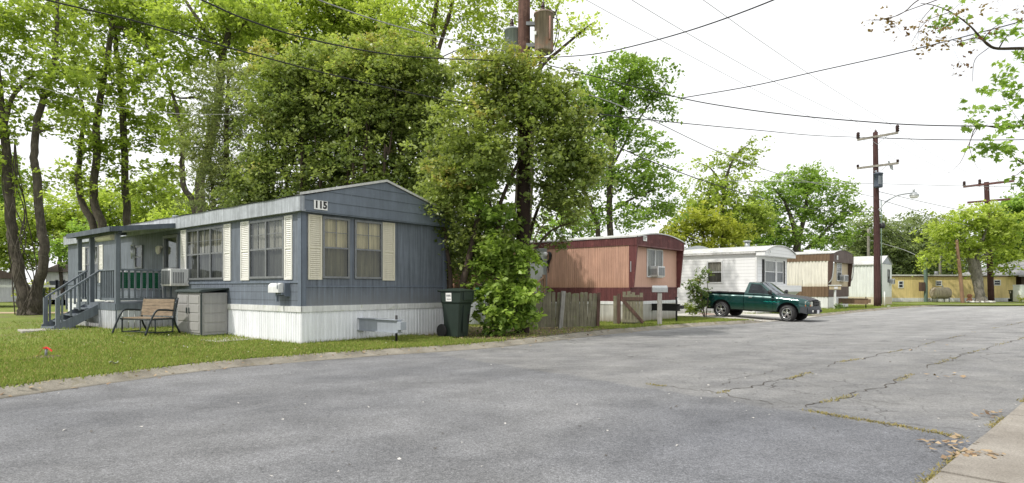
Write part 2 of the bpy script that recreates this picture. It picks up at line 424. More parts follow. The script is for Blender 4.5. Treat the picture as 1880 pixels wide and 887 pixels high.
def road_material():
    n = N('worn_asphalt'); p = n.pos(); x, y, z = n.sep(p)[:3]
    big = n.noise(p, .22, 5, .6); mid = n.noise(p, 1.3, 6, .65); fine = n.noise(p, 34, 3, .75); agg = n.noise(p, 95, 2, .6)
    # signed distance to the seam between the coarse cross street and the older cracked street
    sd = n.math('SUBTRACT', n.math('MULTIPLY', n.math('SUBTRACT', x, 1.72), .776), n.math('MULTIPLY', n.math('SUBTRACT', y, 8.63), -.631))
    sd = n.math('ADD', sd, n.math('MULTIPLY', n.math('SUBTRACT', mid, .5), .7))
    old = n.rng(sd, -.06, .06)
    newc = n.mix(n.rng(big, .35, .65), (.14, .143, .152), (.205, .206, .21))
    newc = n.mulc(newc, n.rng(mid, .3, .7, .78, 1.16))
    q_ = n.math('SUBTRACT', n.math('MULTIPLY', x, .68), n.math('MULTIPLY', y, .735)); al = n.math('ADD', n.math('MULTIPLY', x, .735), n.math('MULTIPLY', y, .68))
    cv = n.n('ShaderNodeCombineXYZ', X=n.math('MULTIPLY', q_, .9), Y=n.math('MULTIPLY', al, .09)).outputs[0]
    lanes = n.rng(n.noise(cv, 1.0, 5, .6, .3), .3, .7, .84, 1.15)
    newc = n.mulc(newc, lanes)
    oldc = n.mix(n.rng(mid, .3, .7), (.165, .165, .168), (.245, .243, .238))
    strk = n.noise(n.scale(p, (.35, 1.6, 1)), .9, 6, .7)
    oldc = n.mulc(oldc, n.rng(strk, .3, .7, .8, 1.15))
    oldc = n.mulc(oldc, lanes); oldc = n.mulc(oldc, n.rng(y, 8, 36, .95, 1.5))  # brighter with distance: light put into the old asphalt colour
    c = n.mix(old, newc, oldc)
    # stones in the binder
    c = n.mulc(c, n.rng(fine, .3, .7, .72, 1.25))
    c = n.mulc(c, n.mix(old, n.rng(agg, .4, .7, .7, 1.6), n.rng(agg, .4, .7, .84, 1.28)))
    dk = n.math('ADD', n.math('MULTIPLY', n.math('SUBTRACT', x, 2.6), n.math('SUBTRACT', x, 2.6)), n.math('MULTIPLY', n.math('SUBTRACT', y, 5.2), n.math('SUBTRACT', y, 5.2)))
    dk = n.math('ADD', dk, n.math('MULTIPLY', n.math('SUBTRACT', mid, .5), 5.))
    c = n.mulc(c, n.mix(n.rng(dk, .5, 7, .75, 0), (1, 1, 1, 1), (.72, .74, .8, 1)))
    # stains and patches of dark oil
    st = n.noise(n.scale(p, (.5, 1.3, 1)), .6, 6, .7, .6)
    c = n.mulc(c, n.rng(st, .54, .7, 1, .74))
    # fine crazing in the old part
    v = n.n('ShaderNodeTexVoronoi', _feature='DISTANCE_TO_EDGE', Scale=1.35)
    wob = n.n('ShaderNodeTexNoise', Vector=p, Scale=2.2, Detail=4)
    vv = n.n('ShaderNodeVectorMath', _operation='ADD'); n.set(vv.inputs[0], p); n.set(vv.inputs[1], n.scale(wob.outputs['Color'], (.55, .55, 0)))
    n.set(v.inputs['Vector'], vv.outputs[0])
    amt = n.math('MULTIPLY', old, n.rng(n.noise(p, .35, 3), .42, .6))
    crack = n.rng(v.outputs['Distance'], .002, .016, 1, 0)
    ck = n.math('MULTIPLY', crack, amt)
    c = n.mix(n.math('MULTIPLY', ck, .6), c, (.05, .048, .045))
    hgt_ = n.math('SUBTRACT', n.math('ADD', fine, agg), n.math('MULTIPLY', ck, 2.))
    n.bump(hgt_, .35, .012)
    return n.fin(c, .85, 0, .3)
M['road'] = road_material()
def walk_material():
    n = N('tan_concrete_walk'); p = n.pos()
    a = n.noise(p, 1.1, 6, .65); f = n.noise(p, 70, 3, .7)
    c = n.mix(n.rng(a, .3, .7), (.19, .17, .145), (.33, .305, .27)); c = n.mulc(c, n.rng(f, .3, .7, .7, 1.25))
    st = n.noise(p, .5, 6, .7, .5); c = n.mulc(c, n.rng(st, .52, .7, 1, .7))
    n.bump(f, .3, .01); return n.fin(c, .9, 0, .25)
M['walk'] = walk_material()
def curb_material():
    n = N('old_concrete_kerb'); p = n.pos()
    a = n.noise(p, 1.6, 6, .65); f = n.noise(p, 60, 3, .7)
    c = n.mix(n.rng(a, .3, .7), (.17, .155, .125), (.34, .315, .265)); c = n.mulc(c, n.rng(f, .3, .7, .72, 1.2))
    b = n.noise(p, 3.1, 6, .7, .5); c = n.mix(n.rng(b, .58, .68, 0, .7), c, (.17, .15, .08))
    n.bump(f, .4, .012); return n.fin(c, .9, 0, .2)
M['curb'] = curb_material()
M['drive'] = weather('driveway_concrete', (.55, .53, .49), .15, .8, .9, .05, .3, dirt=(.42, .4, .36))
M['soil'] = weather('brown_soil', (.13, .095, .07), .4, 5, .95, .1, .6, dirt=(.25, .2, .14))
M['litter'] = leafmat('dead_leaf', (.16, .1, .06), (.5, .38, .24), tl=.1, rough=.8)
M['gravel'] = leafmat('pale_stone_chip', (.1, .09, .08), (.55, .53, .5), tl=0., rough=.9)
M['red'] = plain('red_ribbon', (.62, .03, .02), .5)
M['white'] = plain('white_paper', (.82, .82, .8), .7)
# ------------------------------------------------------------------ setting: ground, road, kerb, lawn, walk, driveways
ROADZ = -.10
from mathutils import noise
kp = [gnd(px, py, ROADZ) for px, py in [(0,732),(200,704),(400,678),(560,664),(700,653),(850,643),(950,634),(1090,617),(1200,606),(1300,598),(1400,592),(1490,583),(1530,578.5),(1600,571),(1700,563.5),(1880,560)]]
kp = [Vector((-20.5,-22,ROADZ)), Vector((-10.2,-.5,ROADZ))]+kp+[Vector((62,55,ROADZ)), Vector((120,66,ROADZ))]
ks = smooth_line(kp, 10)
# resample evenly
res = [ks[0]]; 
for p in ks[1:]:
    while (p-res[-1]).length > .4: res.append(res[-1]+(p-res[-1]).normalized()*.4)
KL = res
kn = []
for i in range(len(KL)):
    d = (KL[min(i+4, len(KL)-1)]-KL[max(i-4, 0)]); d.z = 0; d.normalize(); kn.append(Vector((-d.y, d.x, 0)))
karr = np.array([(p.x, p.y) for p in KL])
def near_s(X, Y): return int(np.argmin((karr[:, 0]-X)**2+(karr[:, 1]-Y)**2))
def curb_drop(i):
    """kerb is let down to the road at the driveway by the pickup"""
    px = CX+FPX*KL[i].x/max(KL[i].y, 1)
    if KL[i].y < 5: return 0
    return sm(1392, 1410, px)*(1-sm(1500, 1516, px))
drops = [curb_drop(i) for i in range(len(KL))]
def lawn_z(X, Y):
    i = near_s(X, Y); d = math.hypot(X-KL[i].x, Y-KL[i].y)
    return hgt(X, Y)-.085*drops[i]*(1-sm(.3, 2.6, d))-.012
g = MB(); g.quad((-1500,-1500,-.16),(1500,-1500,-.16),(1500,1500,-.16),(-1500,1500,-.16))
structure(g.build('ground', M['ground']))
r = MB(); r.quad((-60,-60,ROADZ),(170,-60,ROADZ),(170,120,ROADZ),(-60,120,ROADZ))
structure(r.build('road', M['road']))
# kerb and gutter
prof = [(-.02,-.1,0),(-.02,-.094,0),(.16,-.09,0),(.27,-.03,1),(.32,-.006,1),(.52,.0,1),(.52,-.14,0)]
k = MB(); vs = []; fs = []; np_ = len(prof)
for i, (p, nn) in enumerate(zip(KL, kn)):
    wob = .012*math.sin(i*1.7)+.012*math.sin(i*.41)
    for o, z, dr in prof:
        q = p+nn*(o+wob*(o > .1)); vs.append((q.x, q.y, z-.08*drops[i]*dr+(.004*math.sin(i*2.3+o*9) if dr else 0)))
for i in range(len(KL)-1):
    for j in range(np_-1): fs.append((i*np_+j, (i+1)*np_+j, (i+1)*np_+j+1, i*np_+j+1))
k.add(vs, fs, 0, True); structure(k.build('kerb', M['curb']))
# lawn: strips running away from the kerb
ds = [.39,.55,.75]+[1+.35*i for i in range(40)]+[16,18,21,24,30,36,50,80,140]
l = MB(); vs = []; fs = []; nd = len(ds); step = 2
idx = list(range(0, len(KL), step))
for i in idx:
    for j, d in enumerate(ds):
        q = KL[i]+kn[i]*(d+(random.uniform(-.05,.09) if j == 0 else 0)); e = .006 if j == 0 else 0
        z = hgt(q.x, q.y)-.085*drops[i]*(1-sm(.3, 2.6, d))-.022*(j > 0)+e
        vs.append((q.x, q.y, z))
for i in range(len(idx)-1):
    for j in range(nd-1): fs.append((i*nd+j, (i+1)*nd+j, (i+1)*nd+j+1, i*nd+j+1))
l.add(vs, fs, 0, True); structure(l.build('lawn', M['lawn']))
# right-hand sidewalk and verge
sd_ = Vector((3.27, 3.03, 0)).normalized(); sn = Vector((sd_.y, -sd_.x, 0)); s0 = gnd(1700, 887, -.08); s0.z = 0
w = MB(); L0 = -30
while L0 < 60:
    L1 = L0+1.52
    for c0, c1 in ((0, 1.5),):
        a = s0+sd_*(L0+.008)+sn*c0; b = s0+sd_*(L1-.008)+sn*c0; c = s0+sd_*(L1-.008)+sn*c1; d = s0+sd_*(L0+.008)+sn*c1
        z = -.078+random.uniform(-.006, .006)
        w.prism([(a.x,a.y,z-.05),(b.x,b.y,z-.05),(c.x,c.y,z-.05),(d.x,d.y,z-.05)], (0,0,.05))
    L0 = L1
structure(w.build('sidewalk', M['walk']))
vg = MB(); a = s0+sd_*-40+sn*1.52; b = s0+sd_*70+sn*1.52
vg.quad((a.x,a.y,-.086),(b.x,b.y,-.086),(b.x+sn.x*40,b.y+sn.y*40,-.086),(a.x+sn.x*40,a.y+sn.y*40,-.086)); structure(vg.build('grass_verge', M['lawn']))
# far side of the bend: grass before the yellow home
fv = MB(); fpts = [gnd(px, 562.5, ROADZ) for px in (1655, 1740, 1880)]+[Vector((75, 47, 0)), Vector((75, 75, 0)), Vector((30, 75, 0))]
fv.add([(p.x, p.y, -.02) for p in fpts], [tuple(range(6))]); structure(fv.build('grass_patch', M['lawn']))
# driveway beside the pickup
ia = min(range(len(KL)), key=lambda i: abs(CX+FPX*KL[i].x/max(KL[i].y, 1)-1408)+(999 if KL[i].y < 10 else 0))
ib = min(range(len(KL)), key=lambda i: abs(CX+FPX*KL[i].x/max(KL[i].y, 1)-1498)+(999 if KL[i].y < 10 else 0))
dv = Vector((F3.v[0], F3.v[1], 0))
def drive_pt(u, t):
    p = KL[ia].lerp(KL[ib], u)+dv*(t*12-.1); tt = t*12
    return (p.x, p.y, -.09+.10*sm(0, 2.6, tt)+.008)
d_ = MB(); d_.grid(lambda u, t: drive_pt(u, t), 6, 30); structure(d_.build('driveway', M['drive']))
# small slab paths
def slab(name, px, py, Y, dx, dy, rz, mat, z=.012):
    m = MB(); m.box(-dx/2, dx/2, -dy/2, dy/2, -.08, z); o = m.build(name, mat, bevel=.008); p = at(px, py, Y); o.location = (p.x, p.y, lawn_z(p.x, p.y)+.012); o.rotation_euler.z = rz; o.location.z -= .03; structure(o); return o
def slabg(name, px, py, *a, z=0., **k):
    p = gnd(px, py, z); return slab(name, px, py, p.y, *a, **k)
slabg('path_slab', 528, 648, 1.0, .6, R(45), M['concrete'])
slabg('path_slab', 484, 637, .5, .3, R(30), M['concrete'])
slabg('path_slab', 90, 603, 1.3, 1., R(45), M['concrete'], z=.15)
slabg('path_slab', 400, 622, 2.2, 1.1, R(140), M['concrete'])
slabg('path_slab', 1128, 597, 1.2, 1.9, R(40), M['concrete'])
slabg('path', 1330, 568, 5., 1.2, R(40), M['concrete'])
pp = gnd(30, 574, .16)
pm = MB(); pm.box(-26, 8, -.5, .5, -.1, .01); o = pm.build('path', weather('sandy_path', (.48,.38,.25), .2, 1, .95, .1, .3)); o.location = (pp.x, pp.y, .16); structure(o)

# cracks in the old asphalt and what grows in them
def ribbon(pts, w, z):
    m = MB(); P = smooth_line(pts, 14); Q = []
    for i, p in enumerate(P):
        d = P[min(i+1, len(P)-1)]-P[max(i-1, 0)]; nn = Vector((-d.y, d.x, 0)).normalized()
        c = p+nn*(random.gauss(0, .022)+.05*math.sin(i*.45)+.03*math.sin(i*1.3)); ww = w*random.uniform(.25, 1.3); Q.append((c+nn*ww/2, c-nn*ww/2))
    for qi, ((a, b), (c, d)) in enumerate(zip(Q, Q[1:])):
        if math.sin(qi*.37+len(Q))+.7*math.sin(qi*.13) < -.75: continue
        m.quad((a.x,a.y,z),(b.x,b.y,z),(d.x,d.y,z),(c.x,c.y,z))
    return m
crk = [[(1320,722),(1400,705),(1470,690),(1530,668),(1600,655),(1700,632),(1790,610),(1880,591)],
       [(1480,748),(1560,727),(1640,702),(1700,676),(1760,655),(1820,637),(1880,620)],
       [(1190,706),(1290,717),(1380,735),(1470,752),(1560,768),(1660,784),(1775,806)],
       [(1160,690),(1215,698),(1258,700)], [(1290,717),(1340,700),(1420,680)], [(1560,727),(1590,735),(1660,742)],
       [(1400,705),(1440,716),(1500,724)]]
crack_mat = weather('soil_filled_crack', (.07, .06, .05), .5, 9, .95, .1, .3, dirt=(.2, .15, .08))
allc = []
for i, c in enumerate(crk):
    P = [gnd(px, py, ROADZ) for px, py in c]
    structure(ribbon(P, [.022,.02,.016,.01,.012,.012,.012][i], ROADZ+.004).build('road_crack', crack_mat)); allc.append(smooth_line(P, 20))
# ------------------------------------------------------------------ grass blades and tufts
def blades(P, hmin, hmax, w, lean=.45):
    P = np.asarray(P); n = len(P); a = rng.uniform(0, 2*PI, n); h = rng.uniform(hmin, hmax, n); ww = w*rng.uniform(.6, 1.4, n)
    t = np.stack([np.cos(a), np.sin(a), np.zeros(n)], 1); b = rng.normal(size=(n, 3))*lean; b[:, 2] = 1
    tip = P+b*h[:, None]
    mid = P+b*h[:, None]*.55
    return np.stack([P-t*ww[:, None]/2, P+t*ww[:, None]/2, mid+t*ww[:, None]*.4, tip, mid-t*ww[:, None]*.4], 1).reshape(-1, 3)
pts = []; tones = []
tries = 0
def dirtness(X, Y): return ((X-.3)/3.6)**2+((Y-17.9)/3.2)**2
home_boxes = [(F1, -.0, 4.7, 0, 17.3), (F2, 0, 4.3, 0, 16), (F3, 0, 4.3, 0, 14), (F4, 0, 4, 0, 12)]
want = 230000
idxs = [i for i in range(len(KL)) if KL[i].y > 4 and KL[i].y < 46]
wts = np.array([min(1., (12/KL[i].y)**1.6) for i in idxs]); wts /= wts.sum()
cand_i = rng.choice(idxs, size=want*2, p=wts); cand_d = rng.exponential(4.2, size=want*2)+.37+rng.normal(size=want*2)*.06
patch_ph = rng.uniform(0, 6, 8)
for i, d in zip(cand_i, cand_d):
    fr_ = random.random(); i2 = min(i+1, len(KL)-1); q = KL[i].lerp(KL[i2], fr_)+kn[i].lerp(kn[i2], fr_)*d; X, Y = q.x, q.y
    if d > 16 or Y < 4 or Y > 48: continue
    if drops[i] > .25 and d < 9: continue
    bad = False
    for F, x0, x1, y0, y1 in home_boxes:
        x, y = F.loc(X, Y)
        if x0 < x < x1 and y0 < y < y1: bad = True; break
    if bad: continue
    x, y = F1.loc(X, Y)
    if -1.7 < x < 0 and 6.7 < y < 11: continue
    dn = dirtness(X, Y)+.25*math.sin(X*2.3)*math.sin(Y*2.9)
    if dn < .9 and random.random() > .06: continue
    ns = 1.9*noise.noise((X*.9, Y*.9, 0))+1.1*noise.noise((X*3.1, Y*3.1, 5))
    if ns < -.75 and random.random() < .35: continue
    pts.append((X, Y, lawn_z(X, Y)-.005)); tones.append(min(.84, max(0, .42+.22*ns*.5+random.gauss(0, .2))) if random.random() > .14 else .95)
    if len(pts) >= want: break
pts = np.array(pts); tones = np.array(tones)
o = fast_mesh('grass', blades(pts, .03, .075, .016), 5, M['blade'], tones); o['kind'] = 'stuff'; o['label'] = 'short bright green lawn grass beside the kerb'
# longer weeds at wall feet, kerb edge and posts
wp = []
for i in idxs:
    if drops[i] > .2: continue
    for _ in range(7):
        d = .36+abs(random.gauss(0, .12)); q = KL[i]+kn[i]*d
        if dirtness(q.x, q.y) < .8: continue
        wp.append((q.x+random.uniform(-.2,.2), q.y+random.uniform(-.2,.2), lawn_z(q.x, q.y)-.01))
for F, L, Wd in ((F1, 16, 4.67), (F2, 5, 4.2), (F3, 3, 4), (F4, 8, 4)):
    for _ in range(700):
        t = random.random()
        if random.random() < .6: p = F.w(-abs(random.gauss(0, .07))-.02, random.uniform(0, L))
        else: p = F.w(random.uniform(0, Wd), -abs(random.gauss(0, .07))-.02)
        if dirtness(p.x, p.y) < .8: continue
        wp.append((p.x, p.y, lawn_z(p.x, p.y)-.01))
o = fast_mesh('weeds', blades(wp, .05, .14, .014, .35), 5, M['blade'], rng.uniform(.05, .8, len(wp))); o['kind'] = 'stuff'; o['label'] = 'longer weeds along the kerb edge and at wall feet'
cp = []
for ci, c in enumerate(allc[:3]):
    for p in c:
        if math.sin(p.x*3.1+ci)+.5*math.sin(p.x*9+p.y*4) < .35: continue
        for _ in range(9): cp.append((p.x+random.gauss(0, .03), p.y+random.gauss(0, .03), ROADZ))
e0 = s0
for t in np.arange(-.5, 9, .03):
    q = s0+sd_*t-sn*.01
    if math.sin(t*2.7)+.6*math.sin(t*7) < .2: continue
    for _ in range(10): cp.append((q.x+random.gauss(0, .03), q.y+random.gauss(0, .03), ROADZ))
tn = rng.uniform(.2, 1., len(cp))
o = fast_mesh('crack_grass', blades(cp, .01, .03, .01, .9), 5, M['drygrass'], tn); o['kind'] = 'stuff'; o['label'] = 'yellow green grass growing out of the road cracks'
# clover flowers / dead leaves / chips
lp = []
for i in idxs:
    for _ in range(5):
        q = KL[i]+kn[i]*random.gauss(.1, .16); lp.append((q.x+random.uniform(-.2,.2), q.y, ROADZ+.012 if random.random() < .5 else -.02))
for _ in range(3200):
    X, Y = random.gauss(.4, 3.4), random.gauss(16.6, 1.8)
    i = near_s(X, Y); q = Vector((X, Y, 0))-KL[i]; q.z = 0
    if q.dot(kn[i]) > .3: lp.append((X, Y, lawn_z(X, Y)+.012))
for cx_, cy_, n_ in ((1745,812,26),(1800,835,34),(1740,690,10),(1820,760,14),(1700,640,8)):
    for _ in range(n_):
        p = gnd(cx_+random.gauss(0, 30), cy_+random.gauss(0, 5), -.08); lp.append((p.x, p.y, -.066))
V, t = leaf_cloud(lp, .002, 1, .075, SLIM*np.array([1.5, 1]), droop=0, up=2.5)
o = fast_mesh('leaf_litter', V, 4, M['litter'], np.clip(rng.uniform(0, 1, len(lp)), 0, 1)); o['kind'] = 'stuff'; o['label'] = 'dead brown leaves scattered along the gutter and on bare soil'
gp = []
for _ in range(240):
    p = gnd(random.uniform(60, 1880), HY+45+abs(random.gauss(0, 1))*130, ROADZ)
    i = near_s(p.x, p.y); q = p-KL[i]; q.z = 0
    if q.dot(kn[i]) < -.1: gp.append((p.x, p.y, ROADZ+.008))
V, t = leaf_cloud(gp, .002, 1, .03, DIAMOND*np.array([1.6, 1]), droop=0, up=2)
o = fast_mesh('road_grit', V, 4, M['gravel'], rng.choice([0., .05, .9, 1.], len(gp))); o['kind'] = 'stuff'; o['label'] = 'tiny pale and dark bits of grit on the asphalt'
fp = []
for _ in range(170):
    i = random.choice([j for j in idxs if 6 < KL[j].y < 16]); q = KL[i]+kn[i]*random.uniform(.6, 7)
    if dirtness(q.x, q.y) > 1: fp.append((q.x, q.y, lawn_z(q.x, q.y)+.07))
V, t = leaf_cloud(fp, .002, 1, .026, DIAMOND*np.array([1.6, 1]), droop=0, up=2)
o = fast_mesh('clover_flowers', V, 4, M['gravel'], np.full(len(fp), 1.)); o['kind'] = 'stuff'; o['label'] = 'scattered tiny white clover flowers in the lawn'
# ------------------------------------------------------------------ home helpers (local axes: x along street end, y along long side)
class Face:
    """maps (along, out, z) to local coordinates of one wall of a home"""
    def __init__(s, kind, off=0.): s.k = kind; s.o = off
    def p(s, a, out, z): return (a, s.o-out, z) if s.k == 'front' else (s.o-out, a, z)
    def box(s, m, a0, a1, o0, o1, z0, z1, mi=0):
        p, q = s.p(a0, o0, z0), s.p(a1, o1, z1); return m.box(p[0], q[0], p[1], q[1], p[2], q[2], mi)
def corrugated(fc, a0, a1, z0, z1, pitch, depth, out=0., shape=(0,.12,.5,.62,1), mi=0, m=None):
    """ribbed sheet: flat pans between raised ribs"""
    m = m or MB(); n = max(1, int(round((a1-a0)/pitch))); pr = []
    for i in range(n):
        x = a0+(a1-a0)*i/n; w = (a1-a0)/n
        pr += [(x, out), (x+w*shape[1], out+depth), (x+w*shape[2], out+depth), (x+w*shape[3], out)]
    pr = [(a, o+random.uniform(-.0035, .0035)) for a, o in pr]; pr.append((a1, out))
    vs = [fc.p(a, o, z) for a, o in pr for z in (z0, z1)]
    m.add(vs, [(2*i, 2*i+2, 2*i+3, 2*i+1) for i in range(len(pr)-1)], mi); return m
def window(parent, fc, a0, a1, z0, z1, cols=1, frame=None, split=.5, out=0.02, fw=.04, glass=None, curtain=None, grid=0, label=None, full_curtain=True):
    """sash window: frame, panes of glass in front of a curtain hanging in a dark recess"""
    f = MB(); frame = frame or M['frame_dark']
    fc.box(f, a0, a1, -.02, out+.02, z0, z0+fw); fc.box(f, a0, a1, -.02, out+.02, z1-fw, z1)
    cw = (a1-a0)/cols
    for i in range(cols+1):
        x = a0+i*cw; h = fw*(.5 if 0 < i < cols else 1); lo = max(a0, x-h) if i else a0; hi = min(a1, x+h) if i < cols else a1
        if i == 0: hi = a0+fw
        if i == cols: lo = a1-fw
        fc.box(f, lo, hi, -.018, out+.018, z0+fw, z1-fw)
    zm = z0+(z1-z0)*split
    for i in range(cols):
        l, r_ = a0+i*cw+fw*(.5 if i else 1)+.001, a0+(i+1)*cw-fw*(.5 if i < cols-1 else 1)-.001
        if split: fc.box(f, l, r_, -.012, out+.012, zm-.02, zm+.02)
        if grid:
            for k in range(1, grid): fc.box(f, l+(r_-l)*k/grid-.007, l+(r_-l)*k/grid+.007, .0, out+.004, zm+.021, z1-fw-.001)
            zz = (zm+z1)/2; fc.box(f, l, l+(r_-l)/grid-.008, .0, out+.003, zz-.007, zz+.007)
            fc.box(f, l+(r_-l)/grid+.008, r_, .0, out+.003, zz-.007, zz+.007)
    o = part(f, 'window', frame, parent)
    if label: o['label'] = label
    g = MB()
    for i in range(cols):
        l, r_ = a0+i*cw+fw*.6, a0+(i+1)*cw-fw*.6
        zz_ = [z0+fw*.6]+([zm] if split else [])+[z1-fw*.6]
        for q_, (za, zb) in enumerate(zip(zz_, zz_[1:])):
            g.add([fc.p(l, out-.004, za), fc.p(r_, out-.004, za), fc.p(r_, out-.004, zb), fc.p(l, out-.004, zb)], [(0,1,2,3)], 1 if (split and q_ == 0) else 0)
    part(g, 'pane', [glass or M['glass'], glass or M['screen']], o)
    if curtain is not None:
        c = MB(); n = 40
        def cf(u, v):
            return fc.p(a0+fw*.5+(a1-a0-fw)*u, -.055+.014*math.sin(u*cols*38)+.008*math.sin(u*91), z0+.02+(z1-z0-.04)*v)
        c.grid(cf, int(n*cols), 2); part(c, 'curtain', curtain, o)
    return o
def shutter(parent, fc, a0, a1, z0, z1, mat, label=None):
    m = MB(); t = .03; fw = .045
    fc.box(m, a0, a0+fw, .004, t, z0, z1); fc.box(m, a1-fw, a1, .004, t, z0, z1)
    fc.box(m, a0+fw, a1-fw, .004, t-.002, z0, z0+fw); fc.box(m, a0+fw, a1-fw, .004, t-.002, z1-fw, z1)
    zm = (z0+z1)/2; fc.box(m, a0+fw, a1-fw, .004, t-.002, zm-.025, zm+.025)
    n = int((z1-z0)/.05)
    for i in range(n):
        z = z0+fw+(z1-z0-2*fw)*(i+.5)/n
        if abs(z-zm) < .04: continue
        h = .019
        m.add([fc.p(a0+fw, .024, z-h), fc.p(a1-fw, .024, z-h), fc.p(a1-fw, .007, z+h), fc.p(a0+fw, .007, z+h)], [(0,1,2,3)])
    fc.box(m, a0+fw, a1-fw, .002, .006, z0+fw, z1-fw)
    return part(m, 'shutter', mat, parent)
def wall_with_holes(m, fc, a0, a1, z0, z1, holes, out=0., mi=0):
    """flat wall with rectangular openings and short reveals"""
    xs = sorted({a0, a1, *[h[0] for h in holes], *[h[1] for h in holes]}); zs = sorted({z0, z1, *[h[2] for h in holes], *[h[3] for h in holes]})
    for x0, x1 in zip(xs, xs[1:]):
        for y0, y1 in zip(zs, zs[1:]):
            cx_, cz_ = (x0+x1)/2, (y0+y1)/2
            if any(h[0] < cx_ < h[1] and h[2] < cz_ < h[3] for h in holes): continue
            m.add([fc.p(x0,out,y0), fc.p(x1,out,y0), fc.p(x1,out,y1), fc.p(x0,out,y1)], [(0,1,2,3)], mi)
    for h in holes:
        A = [(h[0],h[2]),(h[1],h[2]),(h[1],h[3]),(h[0],h[3])]
        for (a, z), (b, y) in zip(A, A[1:]+A[:1]):
            m.add([fc.p(a,out,z), fc.p(b,out,y), fc.p(b,out-.12,y), fc.p(a,out-.12,z)], [(0,1,2,3)], mi)
        m.add([fc.p(a,out-.12,z) for a, z in A], [(0,1,2,3)], mi)
    return m
def air_conditioner(name, label, F, fc, a, z, w=.62, h=.42, d=.42, group='window air conditioners'):
    """boxed window unit sticking out of a wall of home F"""
    p = fc.p(a, 0, z); wp = F.w(p[0], p[1], z)
    t = thing(name, label, 'air conditioner', wp, F.th, group)
    f2 = Face(fc.k)
    b = MB(); f2.box(b, -w/2, w/2, -.05, d, 0, h); part(b, 'casing', M['whitepaint'], t, bevel=.015)
    g = MB()
    for i in range(3):
        x0 = -w/2+.04+i*(w-.08)/3; f2.box(g, x0+.012, x0+(w-.08)/3-.012, d, d+.006, .05, h-.05)
    part(g, 'grille', M['frame_dark'], t)
    s = MB()
    for i in range(7):
        if fc.k == 'side': s.box(-d+.06+i*.045, -d+.085+i*.045, -w/2-.005, -w/2+.001, .08, h-.1)
        else: s.box(-w/2-.005, -w/2+.001, -d+.06+i*.045, -d+.085+i*.045, .08, h-.1)
    part(s, 'louvre', M['frame_dark'], t)
    return t
def hitch_beam(parent, x, ln, z0, z1, mat, jack=True, th=.1):
    m = MB(); m.box(x-th/2, x+th/2, -ln, .05, z0, z1); m.box(x-th/2-.05, x+th/2+.05, -ln+.002, .04, z1, z1+.02); m.box(x-th/2-.05, x+th/2+.05, -ln+.002, .04, z0-.02, z0)
    m.box(x-.09, x+.09, -ln-.14, -ln, z0+.06, z1-.03)
    o = part(m, 'hitch_beam', mat, parent, bevel=.004)
    if jack:
        j = MB(); j.cyl((x+.0, -ln+.12, -.05), (x, -ln+.12, z1+.12), .03, 10); part(j, 'jack', M['black'], o)
    return o
def number_sign(parent, txt, F, fc, a, z, w, h, out, size, name='number_sign'):
    m = MB(); fc.box(m, a-w/2, a+w/2, out, out+.012, z-h/2, z+h/2); o = part(m, name, M['sign'], parent)
    d = MB(); sgn = 1 if fc.k == 'front' else -1
    if not txt:   # worn plate whose figures cannot be made out
        fc.box(d, a-w*.16, a+w*.2, out+.012, out+.015, z-h*.32, z+h*.3); part(d, 'worn_marks', M['drum'], o); return o
    d.text(txt, size, lambda x, y: fc.p(a+sgn*x, out+.015, z+y), bold=.012); part(d, 'digits', M['black'], o)
    return o

# ------------------------------------------------------------------ 115: the blue home
FR, SD = Face('front'), Face('side')
W1, L1 = 4.67, 17.3
t = home = thing('mobile_home', 'blue grey mobile home numbered 115 with white ribbed skirting and cream shutters', 'mobile home', F1.w(0,0), F1.th)
ZS, ZB, ZG, ZE, ZP = .86, 1.34, 3.09, 3.42, 4.06
fw0, fw1 = F1.fx(591), F1.fx(701)
fwm = (F1.fx(645.5)); hole_f = (fw0, fwm-.07, 1.53, 3.02); hole_g = (fwm+.07, fw1, 1.53, 3.02)
fcx = lambda px: F1.fx(px); scy = lambda px: F1.sy(px)
side_w = [(scy(523), scy(459), 1.53, 3.0, 2), (scy(412), scy(344), 1.53, 3.0, 3)]
sm_w = (scy(263), scy(249), 1.95, 2.72)
far_w = (scy(182), scy(158), 1.53, 2.9)
door_y = (scy(328), scy(300))
m = MB()
wall_with_holes(m, FR, 0, W1, ZB, ZG, [hole_f, hole_g])
wall_with_holes(m, SD, 0, L1, ZB, ZG, [s[:4] for s in side_w]+[sm_w, far_w, (*door_y, ZB, 2.95)])
m.quad((W1,0,ZS),(W1,L1,ZS),(W1,L1,ZE),(W1,0,ZE)); m.add([(0,L1,ZS),(W1,L1,ZS),(W1,L1,ZE),(W1/2,L1,ZP-.3),(0,L1,ZE)], [(0,1,2,3,4)])
part(m, 'wall', M['blue'], t)
m = MB(); # lower wall: plain panels on the street end, lap boards on the long side
FR.box(m, 0, W1, -.06, .006, ZS, ZB-.002)
o = part(m, 'lower_wall', M['blue'], t)
m = MB(); SD.box(m, .06, L1, -.06, .006, ZS, ZB-.002); part(m, 'lap_board', M['blue_lap'], t)
m = MB(); FR.box(m, -.02, W1+.02, .0, .022, ZB-.015, ZB+.02)
SD.box(m, -.02, L1, .0, .022, ZB+.08, ZB+.13); FR.box(m, -.02, .11, .0, .03, ZS, ZG); SD.box(m, -.03, .10, .002, .031, ZS, ZG); FR.box(m, W1-.1, W1+.02, .0, .03, ZS, ZG)
part(m, 'trim', M['blue_trim'], t)
